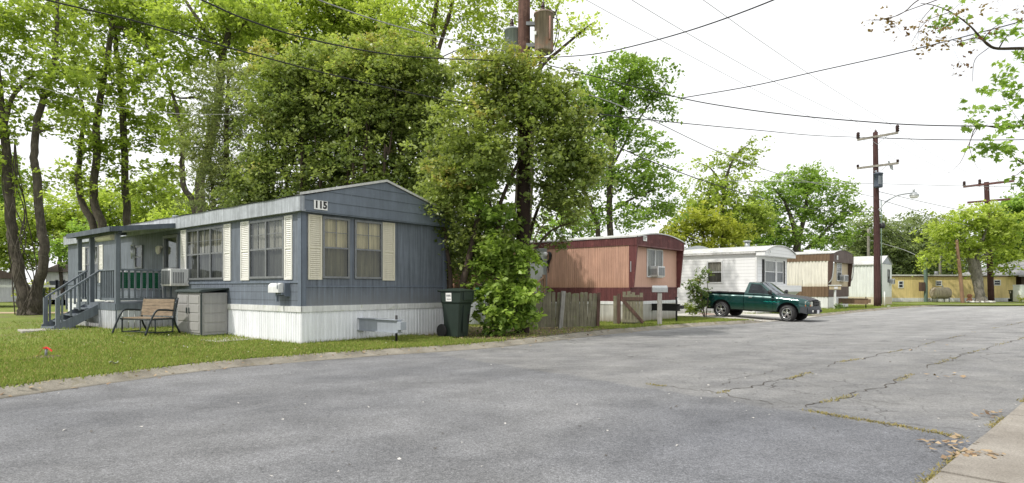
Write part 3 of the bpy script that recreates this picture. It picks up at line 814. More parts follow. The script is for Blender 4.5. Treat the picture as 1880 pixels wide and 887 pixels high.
# gable with lap boards and overhang
m = MB()
def gab(x0): 
    return ZE+(ZP-ZE)*(1-abs(x0-W1/2)/(W1/2+.1))
ov = .16
zs_ = [ZG, ZG+.25, ZG+.5, ZG+.74, ZP]
for i, (za, zb) in enumerate(zip(zs_, zs_[1:])):
    def xr(z):
        if z <= ZE: return (-.06, W1+.06)
        k = (ZP-z)/(ZP-ZE); return (W1/2-k*(W1/2+.06), W1/2+k*(W1/2+.06))
    zc = [za]+([ZE] if za < ZE < zb else [])+[zb]
    for z0, z1 in zip(zc, zc[1:]):
        (a, b), (c, d) = xr(z0), xr(z1); y0 = -ov-.016+.016*(z0-za)/(zb-za); y1 = -ov-.016+.016*(z1-za)/(zb-za)
        m.quad((a,y0,z0),(b,y0,z0),(d,y1,z1),(c,y1,z1))
    m.quad((xr(za)[0],-ov+.0,za),(xr(za)[1],-ov+.0,za),(xr(za)[1],-ov-.016,za),(xr(za)[0],-ov-.016,za))
m.box(-.06, W1+.06, -ov, -.001, ZG-.03, ZG+.0)
part(m, 'gable', weather('gable_boards', (.15,.178,.218), .22, 1.6, .6, .1, .3, chips=(.42,.45,.48)), t)
m = MB(); m.box(-.14, -.03, -ov-.02, L1+.05, ZG-.02, ZE); m.box(-.03, -.001, -ov-.018, L1+.04, ZG-.022, ZG+.02); m.box(W1+.03, W1+.1, -ov, L1+.05, ZG, ZE)
part(m, 'fascia', M['fascia'], t)
m = MB()
for sgn in (0, 1):
    xa, xb = (-.17, W1/2) if sgn == 0 else (W1+.13, W1/2)
    def rf(u, v, xa=xa, xb=xb):
        x = xa+(xb-xa)*u; y = -ov-.05+(L1+ov+.1)*v; peak = ZP+.03-(.42 if v > .12 else .42*v/.12)*1.0
        return (x, y, ZE+.01+(peak-ZE)*u+.012*math.sin(v*60))
    m.grid(rf, 4, 60)
    m.add([(xa,-ov-.055,ZE+.0),(xb,-ov-.055,ZP+.0),(xb,-ov-.055,ZP+.06),(xa,-ov-.055,ZE+.06)], [(0,1,2,3)])
part(m, 'roof', M['roof'], t)
m = MB(); m.cyl((2.0, 11.8, 3.4), (2.0, 11.8, 4.0), .09, 12); m.cyl((2.0, 11.8, 4.0), (2.0, 11.8, 4.06), .14, 12); part(m, 'roof_vent', M['drum'], t)
# skirting
m = MB(); corrugated(FR, 0, fw0+.0-.0+1.05, -.06, ZS-.12, .105, .012, m=m); corrugated(FR, fw0+1.05, W1, -.06, ZS-.12, .105, .012, m=m)
corrugated(SD, 0, L1, -.1, ZS-.12, .105, .012, m=m); m.quad((W1,0,-.1),(W1,L1,-.1),(W1,L1,ZS),(W1,0,ZS))
part(m, 'skirting', M['skirt'], t)
m = MB(); FR.box(m, -.03, W1+.02, .0, .035, ZS-.12, ZS+.02); SD.box(m, -.035, L1, .0, .034, ZS-.118, ZS+.018); part(m, 'skirting_cap', M['skirt_cap'], t)
# windows
for h_ in (hole_f, hole_g): window(t, FR, h_[0]+.005, h_[1]-.005, 1.535, 3.015, 1, split=.5, fw=.05, curtain=M['curtain'], grid=2)
sz = .31
shutter(t, FR, F1.fx(565), fw0-.01, 1.50, 3.03, M['shutter']); shutter(t, FR, fw1+.01, F1.fx(724), 1.50, 3.03, M['shutter'])
for (a0, a1, z0, z1, c) in side_w:
    window(t, SD, a0+.005, a1-.005, z0+.005, z1-.005, c, split=.5, fw=.055, curtain=M['curtain_g'], grid=2)
for a, b in ((538, 523), (459, 443), (425, 412), (343, 333)): shutter(t, SD, scy(a)+.008, scy(b)-.008, 1.50, 3.02, M['shutter_lit'])
window(t, SD, sm_w[0]+.005, sm_w[1]-.005, sm_w[2]+.005, sm_w[3]-.005, 1, fw=.06, curtain=M['curtain_g'])
window(t, SD, far_w[0]+.005, far_w[1]-.005, far_w[2]+.005, far_w[3]-.005, 2, fw=.05, curtain=M['curtain_g'])
for a, b in ((222, 214), (190, 183), (158, 151)): shutter(t, SD, scy(a)+.008, scy(b)-.008, 1.5, 2.9, M['shutter_lit'])
d = MB(); y0, y1 = door_y
SD.box(d, y0+.02, y0+.1, -.08, .03, ZB-.35, 2.93); SD.box(d, y1-.1, y1-.02, -.08, .03, ZB-.35, 2.93); SD.box(d, y0+.1, y1-.1, -.08, .03, 2.84, 2.93); SD.box(d, y0+.1, y1-.1, -.08, .028, ZB-.35, ZB+.05); SD.box(d, y0+.1, y1-.1, -.07, .02, 1.85, 1.93)
o = part(d, 'door', M['frame_dark'], t)
g = MB(); SD.box(g, y0+.1, y1-.1, -.045, -.04, ZB+.05, 2.84); part(g, 'pane', M['glass'], o)
g = MB(); SD.box(g, y0+.1, y1-.1, -.1, -.09, ZB+.05, 2.84); part(g, 'curtain', M['curtain_g'], o)
g = MB(); g.lathe([(.012,-.03),(.02,0),(.012,.03)], (-.05, y0+.15, 1.9), 'x', 10); part(g, 'handle', M['steel'], o)
m = MB(); ly = scy(297); m.box(-.1, -.001, ly-.05, ly+.05, 2.55, 2.62); m.lathe([(.04,0),(.075,.08),(.08,.22),(.03,.26)], (-.1, ly, 2.36), 'z', 12); part(m, 'porch_lamp', M['shutter'], t)
hitch_beam(t, F1.fx(659)+.05, 1.5, .25, .53, M['hitch'])
number_sign(t, '115', F1, FR, F1.fx(588.5, -.18), 3.245, .36, .215, .182, .225)

# mailbox on the corner of the blue home
my = scy(521)
t = thing('mailbox', 'pale grey mailbox bracketed to the blue home beside its front corner', 'mailbox', F1.w(0, my, 0), F1.th)
m = MB(); prof_ = [(-.10,0),(.10,0),(.10,.13)]+[(.10*math.cos(a), .13+.10*math.sin(a)) for a in np.linspace(.3, PI-.3, 9)]+[(-.10,.13)]
m.prism([(-.17+x, -.22, 1.19+z) for x, z in prof_], (0, .46, 0)); part(m, 'box', M['whitepaint'], t, bevel=.006)
m = MB(); m.box(-.2, -.03, -.02, .03, 1.12, 1.19); m.box(-.2, -.14, -.02, .03, .98, 1.12); m.box(-.14, 0, -.28, -.23, 1.1, 1.42); m.box(-.2, -.1, -.26, -.0, 1.14, 1.18); part(m, 'bracket', M['blue_trim'], t)
m = MB(); m.box(-.28, -.275, -.2, -.17, 1.28, 1.45); part(m, 'flag', M['blue_trim'], t)

air_conditioner('air_conditioner', 'white window air conditioner under the side windows by the blue porch', F1, SD, scy(338), 1.36, .66, .5, .5)

# ------------------------------------------------------------------ porch of the blue home
t = porch = thing('porch', 'blue grey painted wooden porch with roof, railings and steps on the blue home', 'porch', F1.w(0,0), F1.th)
PX, PY0, PY1, PZ = -1.6, 6.8, 10.2, .87
m = MB(); m.box(PX, -.02, PY0, PY1, PZ-.06, PZ); m.box(PX-.03, PX, PY0, PY1, PZ-.2, PZ-.01); m.box(PX, -.02, PY0-.03, PY0, PZ-.2, PZ-.01)
part(m, 'deck', M['deck'], t)
m = MB(); m2 = []
x = PX+.02
while x < -.1: m.box(x, x+.135, PY0-.015, PY0, .0, PZ-.2); x += .15
y = PY0
while y < 8.1: m.box(PX-.018, PX, y, y+.135, .0, PZ-.2); y += .15
while y < PY1: m.box(PX-.018, PX, y, y+.135, .0, PZ-.2); y += .15
part(m, 'skirt_boards', M['deck_skirt'], t)
def post(x, y, z1, s=.1, z0=0.):
    m = MB(); m.box(x-s/2, x+s/2, y-s/2, y+s/2, z0, z1); part(m, 'post', M['deck'], t, bevel=.006)
zr = 2.98
post(PX+.05, PY0+.05, zr-.06, .12); post(PX+.05, 9.0, zr-.1, .12); post(PX+.05, PY1-.05, zr-.14, .11)
def railing(p, q, zt, zb, sp, n_inset=0, dz=0.):
    """top and bottom rail with square balusters from p to q (dz: fall along the run)"""
    p, q = Vector((*p, 0)), Vector((*q, 0)); L = (q-p).length; m = MB(); d = (q-p)/L
    m.bar((p.x,p.y,zt), (q.x,q.y,zt-dz), .09, .045); 
    if zb is not None: m.bar((p.x,p.y,zb), (q.x,q.y,zb-dz), .045, .075)
    b = m; n = int(L/sp)
    for i in range(n):
        k = (i+.5)/n; c = p+(q-p)*k; z1 = zt-dz*k-.0
        z0 = (zb-dz*k+.03) if zb is not None else z1-.78
        b.bar((c.x,c.y,z0), (c.x,c.y,z1), .045, .045, up=(d.x, d.y, 0))
    part(m, 'railing', M['deck'], t)
railing((PX+.1, PY0+.04), (-.06, PY0+.04), 1.83, .98, .145)
railing((PX+.04, PY0+.12), (PX+.04, 8.2), 1.83, .98, .13)
railing((PX+.04, 9.5), (PX+.04, PY1-.1), 1.83, .98, .14)
SX = 1.0
for yy in (8.22, 9.42):
    railing((PX+.04, yy), (PX-SX, yy), 1.83, None, .19, dz=.80)
    m = MB(); m.box(PX-SX-.05, PX-SX+.05, yy-.045, yy+.045, 0.02, 1.02); part(m, 'post', M['deck'], t)
m = MB()
for i in range(4):
    z = PZ-.18*(i+1)+.02; x1 = PX-.02-i*.27; m.box(x1-.3, x1, 8.27, 9.37, z-.04, z)
    m.box(x1-.02, x1, 8.29, 9.35, z-.2, z-.041)
for yy in (8.2, 9.38):
    m.prism([(PX, yy, .55), (PX, yy, .83), (PX-1.1, yy, .22), (PX-1.1, yy, 0.06), (PX-.85, yy, .06)], (0, .04, 0))
part(m, 'steps', M['deck'], t)
# porch roof: thin sheet with deep front edge
m = MB(); RX = -1.8; RY0, RY1 = 6.55, 10.4
def prf(u, v): return (RX+(-.06-RX)*u, RY0+(RY1-RY0)*v, 2.99+.24*u+.006*math.sin(v*90))
m.grid(prf, 6, 60); m.grid(lambda u, v: (lambda p: (p[0], p[1], p[2]-.035))(prf(u, v)), 4, 4)
part(m, 'roof', M['roof'], t)
m = MB(); m.bar((RX, RY0-.02, 2.94), (-.1, RY0-.02, 3.17), .04, .14); m.bar((RX-.02, RY0, 2.94), (RX-.02, RY1, 2.94), .04, .14); m.bar((RX, RY1+.02, 2.94), (-.1, RY1+.02, 3.17), .04, .14)
m.box(PX, PX+.1, RY0+.1, RY1-.1, 2.84, 2.93)
part(m, 'roof_edge', weather('porch_roof_edge', (.09,.11,.135), .25, 3, .6, .25, .2, chips=(.25,.27,.29)), t)
m = MB(); m.cyl((-1.5, 7.3, 2.78), (-1.5, 8.6, 2.78), .09, 12); part(m, 'rolled_blind', M['shutter'], t)
for yy, xx in ((9.6,-1.3),(7.6,-.9)):
    m = MB(); m.cyl((xx,yy,2.85),(xx,yy,2.6),.006,6); m.cyl((xx,yy,2.6),(xx,yy,2.57),.06,10)
    for k in range(5): a = k*1.256; m.cyl((xx+.05*math.cos(a),yy+.05*math.sin(a),2.57),(xx+.05*math.cos(a),yy+.05*math.sin(a),2.25-.03*k),.012,6)
    part(m, 'wind_chime', M['alu'], t)

# green webbed glider on the porch
gp_ = F1.w(-.72, 8.0, PZ)
t = thing('glider_chair', 'green webbed metal glider seat behind the porch railing', 'chair', gp_, F1.th)
m = MB()
for i in range(18): m.box(-.62+i*.069, -.62+i*.069+.062, -.28, -.27, .42, .9)
for i in range(7): m.box(-.63, .63, -.284, -.266, .43+i*.068, .43+i*.068+.045)
part(m, 'backrest', M['webbing'], t)
m = MB(); m.box(-.62, .62, -.25, .3, .38, .40); part(m, 'seat', M['webbing'], t)
for sx in (-1, 1):
    m = MB(); m.tube(smooth_line([(sx*.66,-.4,.02),(sx*.66,-.3,.5),(sx*.66,.1,.62),(sx*.66,.36,.5),(sx*.66,.34,.02)], 6), .016, 8); m.tube([(sx*.66,-.42,.02),(sx*.66,.4,.02)], .016, 8); part(m, 'arm_frame', M['frame_white'], t)
m = MB(); m.tube([(-.65,-.28,.92),(.65,-.28,.92)], .016, 8); m.tube([(-.65,-.28,.4),(.65,-.28,.4)], .016, 8); part(m, 'crossbar', M['frame_white'], t)

# garden bench
bp = at(290, 612, 16.0); bz = hgt(bp.x, bp.y)
t = thing('garden_bench', 'weathered wooden bench with dark metal arms on the lawn beside the porch', 'bench', (bp.x, bp.y, bz), math.atan2(-.37, .93))
m = MB(); BL = .58
for i in range(6): m.box(-BL, BL, -.56+i*.083, -.56+i*.083+.07, .40, .425)
part(m, 'seat', M['benchwood'], t)
m = MB()
for i in range(5):
    z = .46+i*.088; yb = -.06+.17*(z-.42)
    m.prism([(-BL, yb, z), (-BL, yb+.022, z+.003), (-BL, yb+.022+.0145, z+.085), (-BL, yb+.0145, z+.082)], (2*BL, 0, 0))
part(m, 'backrest', M['benchwood'], t)
for sx in (-BL-.03, BL+.03):
    m = MB(); m.tube(smooth_line([(sx,-.82,.0),(sx,-.68,.34),(sx,-.52,.60),(sx,-.3,.62),(sx,-.05,.60)], 6), .024, 8); part(m, 'arm', M['benchmetal'], t)
    m = MB(); m.tube(smooth_line([(sx,.16,.0),(sx,.0,.38),(sx,.1,.93)], 6), .024, 8); part(m, 'leg', M['benchmetal'], t)
    m = MB(); m.tube([(sx,-.55,.4),(sx,-.55,.05),(sx,-.05,.05),(sx,-.05,.4)], .02, 8); m.tube([(sx,-.6,.39),(sx,.02,.39)], .02, 8); part(m, 'leg', M['benchmetal'], t)
m = MB(); m.tube([(-BL,-.56,.38),(BL,-.56,.38)], .016, 8); m.tube([(-BL,-.05,.38),(BL,-.05,.38)], .016, 8); m.tube([(-BL,-.55,.06),(BL,-.55,.06)], .014, 8); part(m, 'crossbar', M['benchmetal'], t)

# storage box
t = thing('storage_box', 'large taupe plastic storage box with dark lid against the blue home', 'storage box', F1.w(-.71, 3.5, 0.03), F1.th)
m = MB(); m.box(0, .68, 0, 1.45, 0, 1.15); part(m, 'body', M['greyplastic'], t, bevel=.02)
for k in (0, 1):
    m = MB(); y0 = .05+k*.69; m.box(-.022, -.001, y0, y0+.66, .1, 1.1)
    for i in range(4): m.box(-.034, -.022, y0+.05, y0+.61, .16+i*.235, .16+i*.235+.2)
    o = part(m, 'door', M['greyplastic'], t, bevel=.008); h = MB(); h.box(-.05, -.034, y0+(.58 if k == 0 else .04), y0+(.62 if k == 0 else .08), .6, .75); part(h, 'handle', M['boxlid'], o)
m = MB()
for i in range(4): m.box(.06, .62, -.014, -.001, .12+i*.25, .12+i*.25+.21)
part(m, 'side_panel', M['greyplastic'], t, bevel=.006)
m = MB(); m.prism([(-.07,-.04,1.15),(.7,-.04,1.24),(.7,-.04,1.28),(.0,-.04,1.23),(-.07,-.04,1.2)], (0, 1.53, 0)); part(m, 'lid', M['boxlid'], t, bevel=.012)
m = MB(); m.box(-.02, .7, -.02, 1.47, -.02, .05); m.box(-.016,.012,-.016,.012,.05,1.14); part(m, 'base', M['boxlid'], t)

# flower pot
p = gnd(216, 601, .15)
t = thing('flower_pot', 'terracotta flower pot on the lawn behind the bench', 'flower pot', (p.x, p.y, .13)); m = MB()
m.lathe([(0,0),(.13,0),(.18,.27),(.2,.27),(.21,.33),(.18,.33),(.175,.28),(0,.28)], n=20); part(m, 'pot', M['terracotta'], t)
m = MB(); m.lathe([(0,.29),(.1,.295),(.174,.285)], n=14); part(m, 'soil', M['soil'], t)
# marker stake with red ribbon
p = gnd(84, 655)
t = thing('marker_stake', 'short dark stake tied with red ribbon standing on the lawn', 'marker stake', (p.x, p.y, 0)); m = MB()
m.cyl((0,0,-.05), (.012,0,.16), .022, 8); part(m, 'stake', M['frame_dark'], t)
m = MB()
def rib(u, v): return (-.03-.13*u+.012*math.sin(u*5), -.03+.03*v, .175-.17*u+.02*math.sin(u*6)+.02*v)
m.grid(rib, 8, 2); m.grid(lambda u, v: (.0+.13*u, -.03+.03*v, .175-.03*u-.05*u*u+.02*v), 8, 2); m.box(-.035, .03, -.03, .03, .155, .18); part(m, 'ribbon', M['red'], t)
sp = MB(); sp.lathe([(0,.02),(.16,.018),(.3,.004)], n=18); o = sp.build('soil_patch', M['soil']); o.location = (p.x, p.y, -.004); structure(o)
# litter
def scrap(px, py, w, h, label, z=0):
    q = gnd(px, py, z); m = MB(); m.grid(lambda u, v: ((u-.5)*w, (v-.5)*h, .05+.02*math.sin(u*7)+.015*math.cos(v*5)), 5, 4); o = m.build('paper_scrap', M['white']); o.location = (q.x, q.y, z); o.rotation_euler.z = .6; tag(o, label, 'litter')
scrap(209, 671, .13, .12, 'crumpled white paper scrap lying on the lawn near the kerb')
scrap(238, 620, .16, .1, 'faded pinkish scrap lying on the lawn before the bench', .1)

# green wheeled bin
def wheeled_bin(name, label, loc, rz, s=1., tagit=True, group=None, stick=True):
    t = thing(name, label, 'bin', loc, rz, group); g = M['greenplastic']
    m = MB(); # body tapers downwards; front is +x, wheels at the back
    def ring(z, f, b, w): return [(-b,-w,z),(f,-w,z),(f,w,z),(-b,w,z)]
    lv = [(.02,.20,.24,.22),(.55,.26,.27,.255),(.78,.29,.29,.275),(.80,.335,.31,.30),(1.06,.36,.32,.31)]
    vs = [p for z, f, b, w in lv for p in ring(z, f, b, w)]; fs = [(3,2,1,0)]
    for i in range(len(lv)-1):
        for k in range(4): fs.append((i*4+k, i*4+(k+1) % 4, i*4+4+(k+1) % 4, i*4+4+k))
    m.add(vs, fs); part(m, 'body', g, t, bevel=.03)
    m = MB(); m.prism([(.262,-.09,.12),(.262,-.09,.72),(.315,-.09,.74),(.265,-.09,.12)], (0,.18,0)); part(m, 'front_rib', g, t, bevel=.02)
    m = MB(); m.box(.262,.285,.10,.2,.5,.53); m.box(.25,.262,.1,.2,.33,.5); part(m, 'lift_bar', M['black'], t)
    m = MB(); m.grid(lambda u, v: (-.40+.80*u, -.345+.69*v, 1.08+.05*math.sin(PI*min(1,max(0,u)))*math.sin(PI*v)**.5), 8, 8)
    m.box(-.40,.40,-.345,.345,1.055,1.082); m.box(.30,.38,-.17,.17,.86,1.055); part(m, 'lid', g, t, bevel=.008)
    m = MB(); m.cyl((-.40,-.3,1.06),(-.40,.3,1.06),.022,10); part(m, 'handle', g, t)
    for sy in (-1, 1):
        m = MB(); m.lathe([(.0,-.035),(.05,-.04),(.11,-.03),(.15,-.035),(.155,0),(.15,.035),(.0,.035)], (-.27, sy*.3, .155), 'y', 20); part(m, 'wheel', M['rubber'], t)
    if stick:
        m = MB(); m.quad((-.12,-.312,.83),(.07,-.312,.83),(.07,-.322,1.02),(-.12,-.322,1.02)); o = part(m, 'sticker', M['sign'], t)
        m = MB()
        for i in range(4): m.box(-.09+i*.035, -.065+i*.035, -.325, -.3215, .95+.01*(i % 2), .98)
        m.box(-.09, .05, -.3205, -.3165, .875, .887); m.box(-.1, .06, -.3218, -.3205, .94, .948)
        part(m, 'print', M['frame_dark'], o)
    t.scale = (s*.86, s*.86, s); return t
p = gnd(838, 619)
bin1 = wheeled_bin('wheeled_bin', 'dark green wheeled bin with white sticker beside the vine covered pole', (p.x, p.y+.1, -.01), R(-33), 1.16)
# pale grey upright tank behind the bin
p = gnd(877, 596); t = thing('gas_tank', 'pale grey upright tank half hidden between green bin and vines', 'tank', (p.x, p.y, 0)); m = MB()
m.lathe([(0,0),(.3,0),(.32,.05),(.33,.9),(.29,1.08),(.15,1.18),(0,1.2)], n=24); part(m, 'body', weather('pale_grey_tank', (.42,.45,.47), .15, 2, .6, .2, .1), t)
m = MB(); m.lathe([(.09,1.18),(.1,1.3),(.04,1.32)], n=14); part(m, 'valve_cap', M['webbing'], t)

# ------------------------------------------------------------------ 116: the salmon home
W2, L2 = 4.2, 16.5
t = thing('mobile_home', 'salmon pink mobile home with maroon bands numbered 116 behind the broken fence', 'mobile home', F2.w(0,0), F2.th)
sy2 = F2.sy; YF = 0.   # street wall stands behind the projecting side fins
win = (F2.fx(1187, YF), F2.fx(1216, YF), 1.72, 2.85); FR2 = Face('front', YF)
dr2 = (sy2(999), sy2(973.5))
m = MB(); wall_with_holes(m, FR2, .02, W2-.02, 1.32, 2.9, [win], 0); part(m, 'street_wall', weather('salmon_panel', (.6,.37,.28), .1, 1, .6, .1, .05), t)
m = MB(); corrugated(SD, YF, dr2[0]-.06, 1.32, 2.9, .1, .014, m=m); corrugated(SD, dr2[1]+.06, L2, 1.32, 2.9, .1, .014, m=m); m.quad((W2,0,.8),(W2,L2,.8),(W2,L2,3.2),(W2,0,3.2)); m.quad((0,L2,.8),(W2,L2,.8),(W2,L2,3.2),(0,L2,3.2)); part(m, 'wall', M['salmon'], t)
m = MB(); corrugated(SD, YF, dr2[0]-.06, .8, 1.32, .1, .012, out=.012, m=m); corrugated(SD, dr2[1]+.06, L2, .8, 1.32, .1, .012, out=.012, m=m)
corrugated(FR2, .0, W2, .8, 1.32, .1, .012, out=.012, m=m)
FR2.box(m, -.01, W2+.01, .02, .05, 1.3, 1.34)
part(m, 'lower_band', M['maroon'], t)
m = MB() # side fins: wide at the top, narrow at the sill
for x in (-.02, W2-.06): m = MB(); m.prism([(x, .04, 1.32), (x, .04, 2.9), (x, -.3, 2.9), (x, -.14, 1.32)], (.08, 0, 0)); part(m, 'side_fin', M['maroon'], t)
# upper band with rounded street end
m = MB(); corrugated(SD, -.3, L2, 2.9, 3.22, .1, .012, out=.03, m=m)
OV2 = .31; FU = Face('front', -OV2)
n = 24
def arch(x): k = (x/W2-.5)*2; return 3.22+.22*(1-k*k)
for i in range(n):
    a, b = W2*i/n-.03*(i == 0), W2*(i+1)/n+.03*(i == n-1)
    m.add([(a,-OV2,2.9),(b,-OV2,2.9),(b,-OV2,arch(W2*(i+1)/n)),(a,-OV2,arch(W2*i/n))], [(0,1,2,3)])
for i in range(40):
    a = W2*(i+.3)/40; m.box(a, a+.03, -OV2-.012, -OV2, 2.92, arch(a)-.02)
m.box(-.03, W2+.03, -OV2, YF-.002, 2.87, 2.9)
part(m, 'upper_band', M['maroon'], t)
m = MB(); m.grid(lambda u, v: (-.06+(W2+.12)*u, -OV2-.04+(L2+.55)*v, arch(min(W2, max(0, -.06+(W2+.12)*u)))+.012+.006*math.sin(v*80)), 20, 40)
m.grid(lambda u, v: (-.06+(W2+.12)*u, -OV2-.045, arch(min(W2, max(0, -.06+(W2+.12)*u)))-.03+.045*v), 20, 1); m.box(-.07, -.045, -OV2, L2, 3.19, 3.235); part(m, 'roof', M['roof'], t)
m = MB(); FR2.box(m, 0, W2, 0, .03, .68, .8); SD.box(m, YF, L2, 0, .03, .68, .8); part(m, 'skirting_cap', M['whitepaint'], t)
m = MB(); FR2.box(m, .0, W2, -.05, .012, -.1, .68); SD.box(m, YF, L2, -.05, .012, -.1, .68); part(m, 'skirting', M['greyskirt'], t)
window(t, FR2, win[0]+.005, win[1]-.005, win[2]+.005, win[3]-.005, 2, frame=M['frame_white'], split=0, fw=.045, curtain=M['curtain_g'])
d = MB(); y0, y1 = dr2; SD.box(d, y0, y1, -.06, .015, .95, 2.84)
for k in (0, 1):
    for z0, z1 in ((1.05,1.45),(1.55,2.2)):
        a = y0+.12+k*(y1-y0-.1)/2; SD.box(d, a, a+(y1-y0)/2-.2, .015, .03, z0, z1)
o = part(d, 'door', M['whitepaint'], t, bevel=.006)
g = MB(); yc = (y0+y1)/2; g.add([(-.02, yc+.33*math.cos(a), 2.36+.28*math.sin(a)) for a in np.linspace(0, PI, 14)], [tuple(range(14))]); part(g, 'pane', M['dark'], o)
g = MB(); g.lathe([(.01,-.05),(.03,-.06),(.03,-.09),(.0,-.1)], (0, y0+.1, 1.75), 'x', 10); part(g, 'handle', M['steel'], o)
m = MB(); SD.box(m, y0-.16, y0-.005, -.05, .05, .9, 2.95); SD.box(m, y1+.005, y1+.14, -.05, .05, .9, 2.95); SD.box(m, y0-.005, y1+.005, -.05, .05, 2.845, 2.95); part(m, 'door_frame', M['alu'], t)
m = MB(); b = sy2(1169); SD.box(m, -.06, -.02, .0, .03, 1.9, 2.3); part(m, 'trim_patch', M['alu'], t)
hb = hitch_beam(t, F2.fx(1197), 1.15, .44, .67, M['black'], th=.08)
m = MB(); xx = F2.fx(1197); m.cyl((xx, -1.02, -.1), (xx, -1.02, .95), .035, 8); m.cyl((xx-.12, -1.02, .93), (xx+.14, -1.02, .93), .015, 6); part(m, 'jack_post', M['black'], hb)
number_sign(t, '116', F2, FU, F2.fx(1183.5, -.31), 3.17, .30, .2, .012, .19)
air_conditioner('air_conditioner', 'small white window air conditioner in the salmon home window', F2, FR2, (win[0]+win[1])/2-.12, 1.74, .62, .42, .36)
# ornament by the door
t = thing('wall_ornament', 'black curled wall ornament with small white lamp beside the white door', 'wall ornament', F2.w(-.03, sy2(1007), 0), F2.th)
m = MB(); m.tube(smooth_line([(-.03,-.05,2.78),(-.03,-.13,2.7),(-.03,-.12,2.5),(-.03,-.03,2.36),(-.03,.0,2.2),(-.03,-.05,2.05),(-.03,-.02,1.92)], 6), [.03,.035,.04,.045,.05,.055,.06,.06,.06,.055,.05,.05,.05,.05,.055,.055,.06,.06,.06,.055,.05,.045,.045,.045,.04,.035,.03,.025,.02,.018,.016,.015,.014,.014,.012,.012,.012][:37], 8); part(m, 'bracket', M['black'], t)
m = MB(); m.lathe([(.0,0),(.07,.0),(.09,.12),(.05,.18),(0,.19)], (-.1,.06,2.6), 'z', 12); part(m, 'lamp', M['whitepaint'], t)
# steps with rails before the white door
t = thing('door_steps', 'wooden door steps with thin brown handrails before the white door', 'steps', F2.w(0,0), F2.th)
m = MB()
for i in range(4): m.box(-.45-.28*i-.28, -.02 if i == 0 else -.45-.28*i, dr2[0]-.1, dr2[1]+.1, .82-.2*i-.05, .82-.2*i)
part(m, 'treads', M['brownwood'], t)
for yy in (dr2[0]-.08, dr2[1]+.06):
    m = MB(); m.bar((-.12, yy, 1.75), (-1.9, yy, .9), .07, .05); 
    for k in range(7):
        x = -.3-k*.25; m.box(x-.02, x+.02, yy-.02, yy+.02, 0, 1.75-(-x-.12)*.478-.03)
    m.box(-.17,-.07, yy-.05, yy+.05, 0, 1.85)
    part(m, 'handrail', M['woodrail'] if yy < dr2[0] else M['whitepaint'], t)
# side steps at far corner of the salmon home
t = thing('door_steps', 'grey wooden side steps between the salmon and white homes', 'steps', F2.w(W2, 3.2), F2.th); m = MB()
for i in range(3): m.box(0, 1.0, -.3*i-.3, -.3*i, .5-.2*i, .55-.2*i)
part(m, 'treads', M['brownwood'], t); m = MB(); m.box(.95,1.04,-.9,-.81,0,1.15); m.box(.95,1.04,0,.09,0,1.7); m.bar((1.0,-.86,1.15),(1.0,.05,1.7),.05,.08); m.box(.97,1.02,-.45,-.4,.2,1.4); part(m, 'handrail', M['postgrey'], t)

# mailbox on post by salmon home
def post_mailbox(name, label, loc, rz, postmat, boxmat, h=1.2, ln=.5, post=.1, digits=None, group=None):
    t = thing(name, label, 'mailbox', loc, rz, group)
    m = MB(); m.box(-post/2, post/2, -post/2, post/2, -.1, h); part(m, 'post', postmat, t, bevel=.006)
    m = MB(); pf = [(-.1,0),(.1,0),(.1,.14)]+[(.1*math.cos(a), .14+.1*math.sin(a)) for a in np.linspace(.25, PI-.25, 10)]+[(-.1,.14)]
    m.prism([(-ln/2, x, h+.012+z) for x, z in pf], (ln, 0, 0)); o = part(m, 'box', boxmat, t, bevel=.006)
    m = MB(); m.box(ln/2-.004, ln/2+.012, -.105, .105, h+.008, h+.2); m.box(ln/2+.012, ln/2+.03, -.02, .02, h+.16, h+.19); part(m, 'lid', boxmat, t)
    if digits:
        d = MB(); d.text(digits, .14, lambda x, y: (x, -.103, h+.09+y), bold=.01); part(d, 'digits', M['sign'], o)
    return t
p = gnd(1211, 596); post_mailbox('mailbox', 'galvanised mailbox on a thick grey wooden post before the salmon home', (p.x, p.y, -.02), R(-6), M['postgrey'], M['steel'], 1.16, .52, .15)
# the leaning fence
fa, fb = gnd(968, 603), gnd(1098, 600.5); ang = math.atan2(fb.y-fa.y, fb.x-fa.x); FL = (fb-fa).length
t = thing('board_fence', 'leaning mossy grey board fence between the vines and the salmon home', 'fence', (fa.x, fa.y, 0), ang)
x = 0; boards = MB(); i = 0
while x < FL-.1:
    w = random.uniform(.10, .14); ln = random.uniform(-.02, .05)+.05*math.sin(i*.8)+.07*(1-x/FL); zt = 1.16+random.uniform(-.04, .03)-.03*(x/FL); yo = random.uniform(-.008, .008)
    boards.prism([(x, yo, random.uniform(0,.04)), (x+w, yo, random.uniform(0,.04)), (x+w+ln, yo+.0, zt), (x+w*.5+ln, yo, zt+.015), (x+ln, yo, zt-.01)], (0, .022, 0)); x += w+random.uniform(.002, .008); i += 1
part(boards, 'boards', M['fence'], t)
m = MB(); m.box(0, FL, .03, .07, .25, .34); m.box(0, FL, .03, .07, .85, .94); part(m, 'rails', M['brownwood'], t)
m = MB(); px_ = (gnd(1027, 601).x-fa.x)/math.cos(ang); m.bar((px_-.02, -.07, -.05), (px_+.1, -.07, 1.2), .13, .1, up=(0,1,0)); o = part(m, 'post', M['postgrey'], t, bevel=.008); o['label'] = 'silvery leaning post'
m = MB(); m.bar((FL-.02, .02, -.05), (FL+.03, .02, 1.15), .11, .11, up=(0,1,0)); o = part(m, 'post', M['brownwood'], t, bevel=.008); o['label'] = 'dark brown end post'
ga, gb = at(1140, 594, 21.5), at(1181, 592, 21.2); ang = math.atan2(gb.y-ga.y, gb.x-ga.x); GL = (gb-ga).length
t = thing('fence_gate', 'sagging open plank gate with brown diagonal brace before the salmon home', 'gate', (ga.x, ga.y, 0), ang)
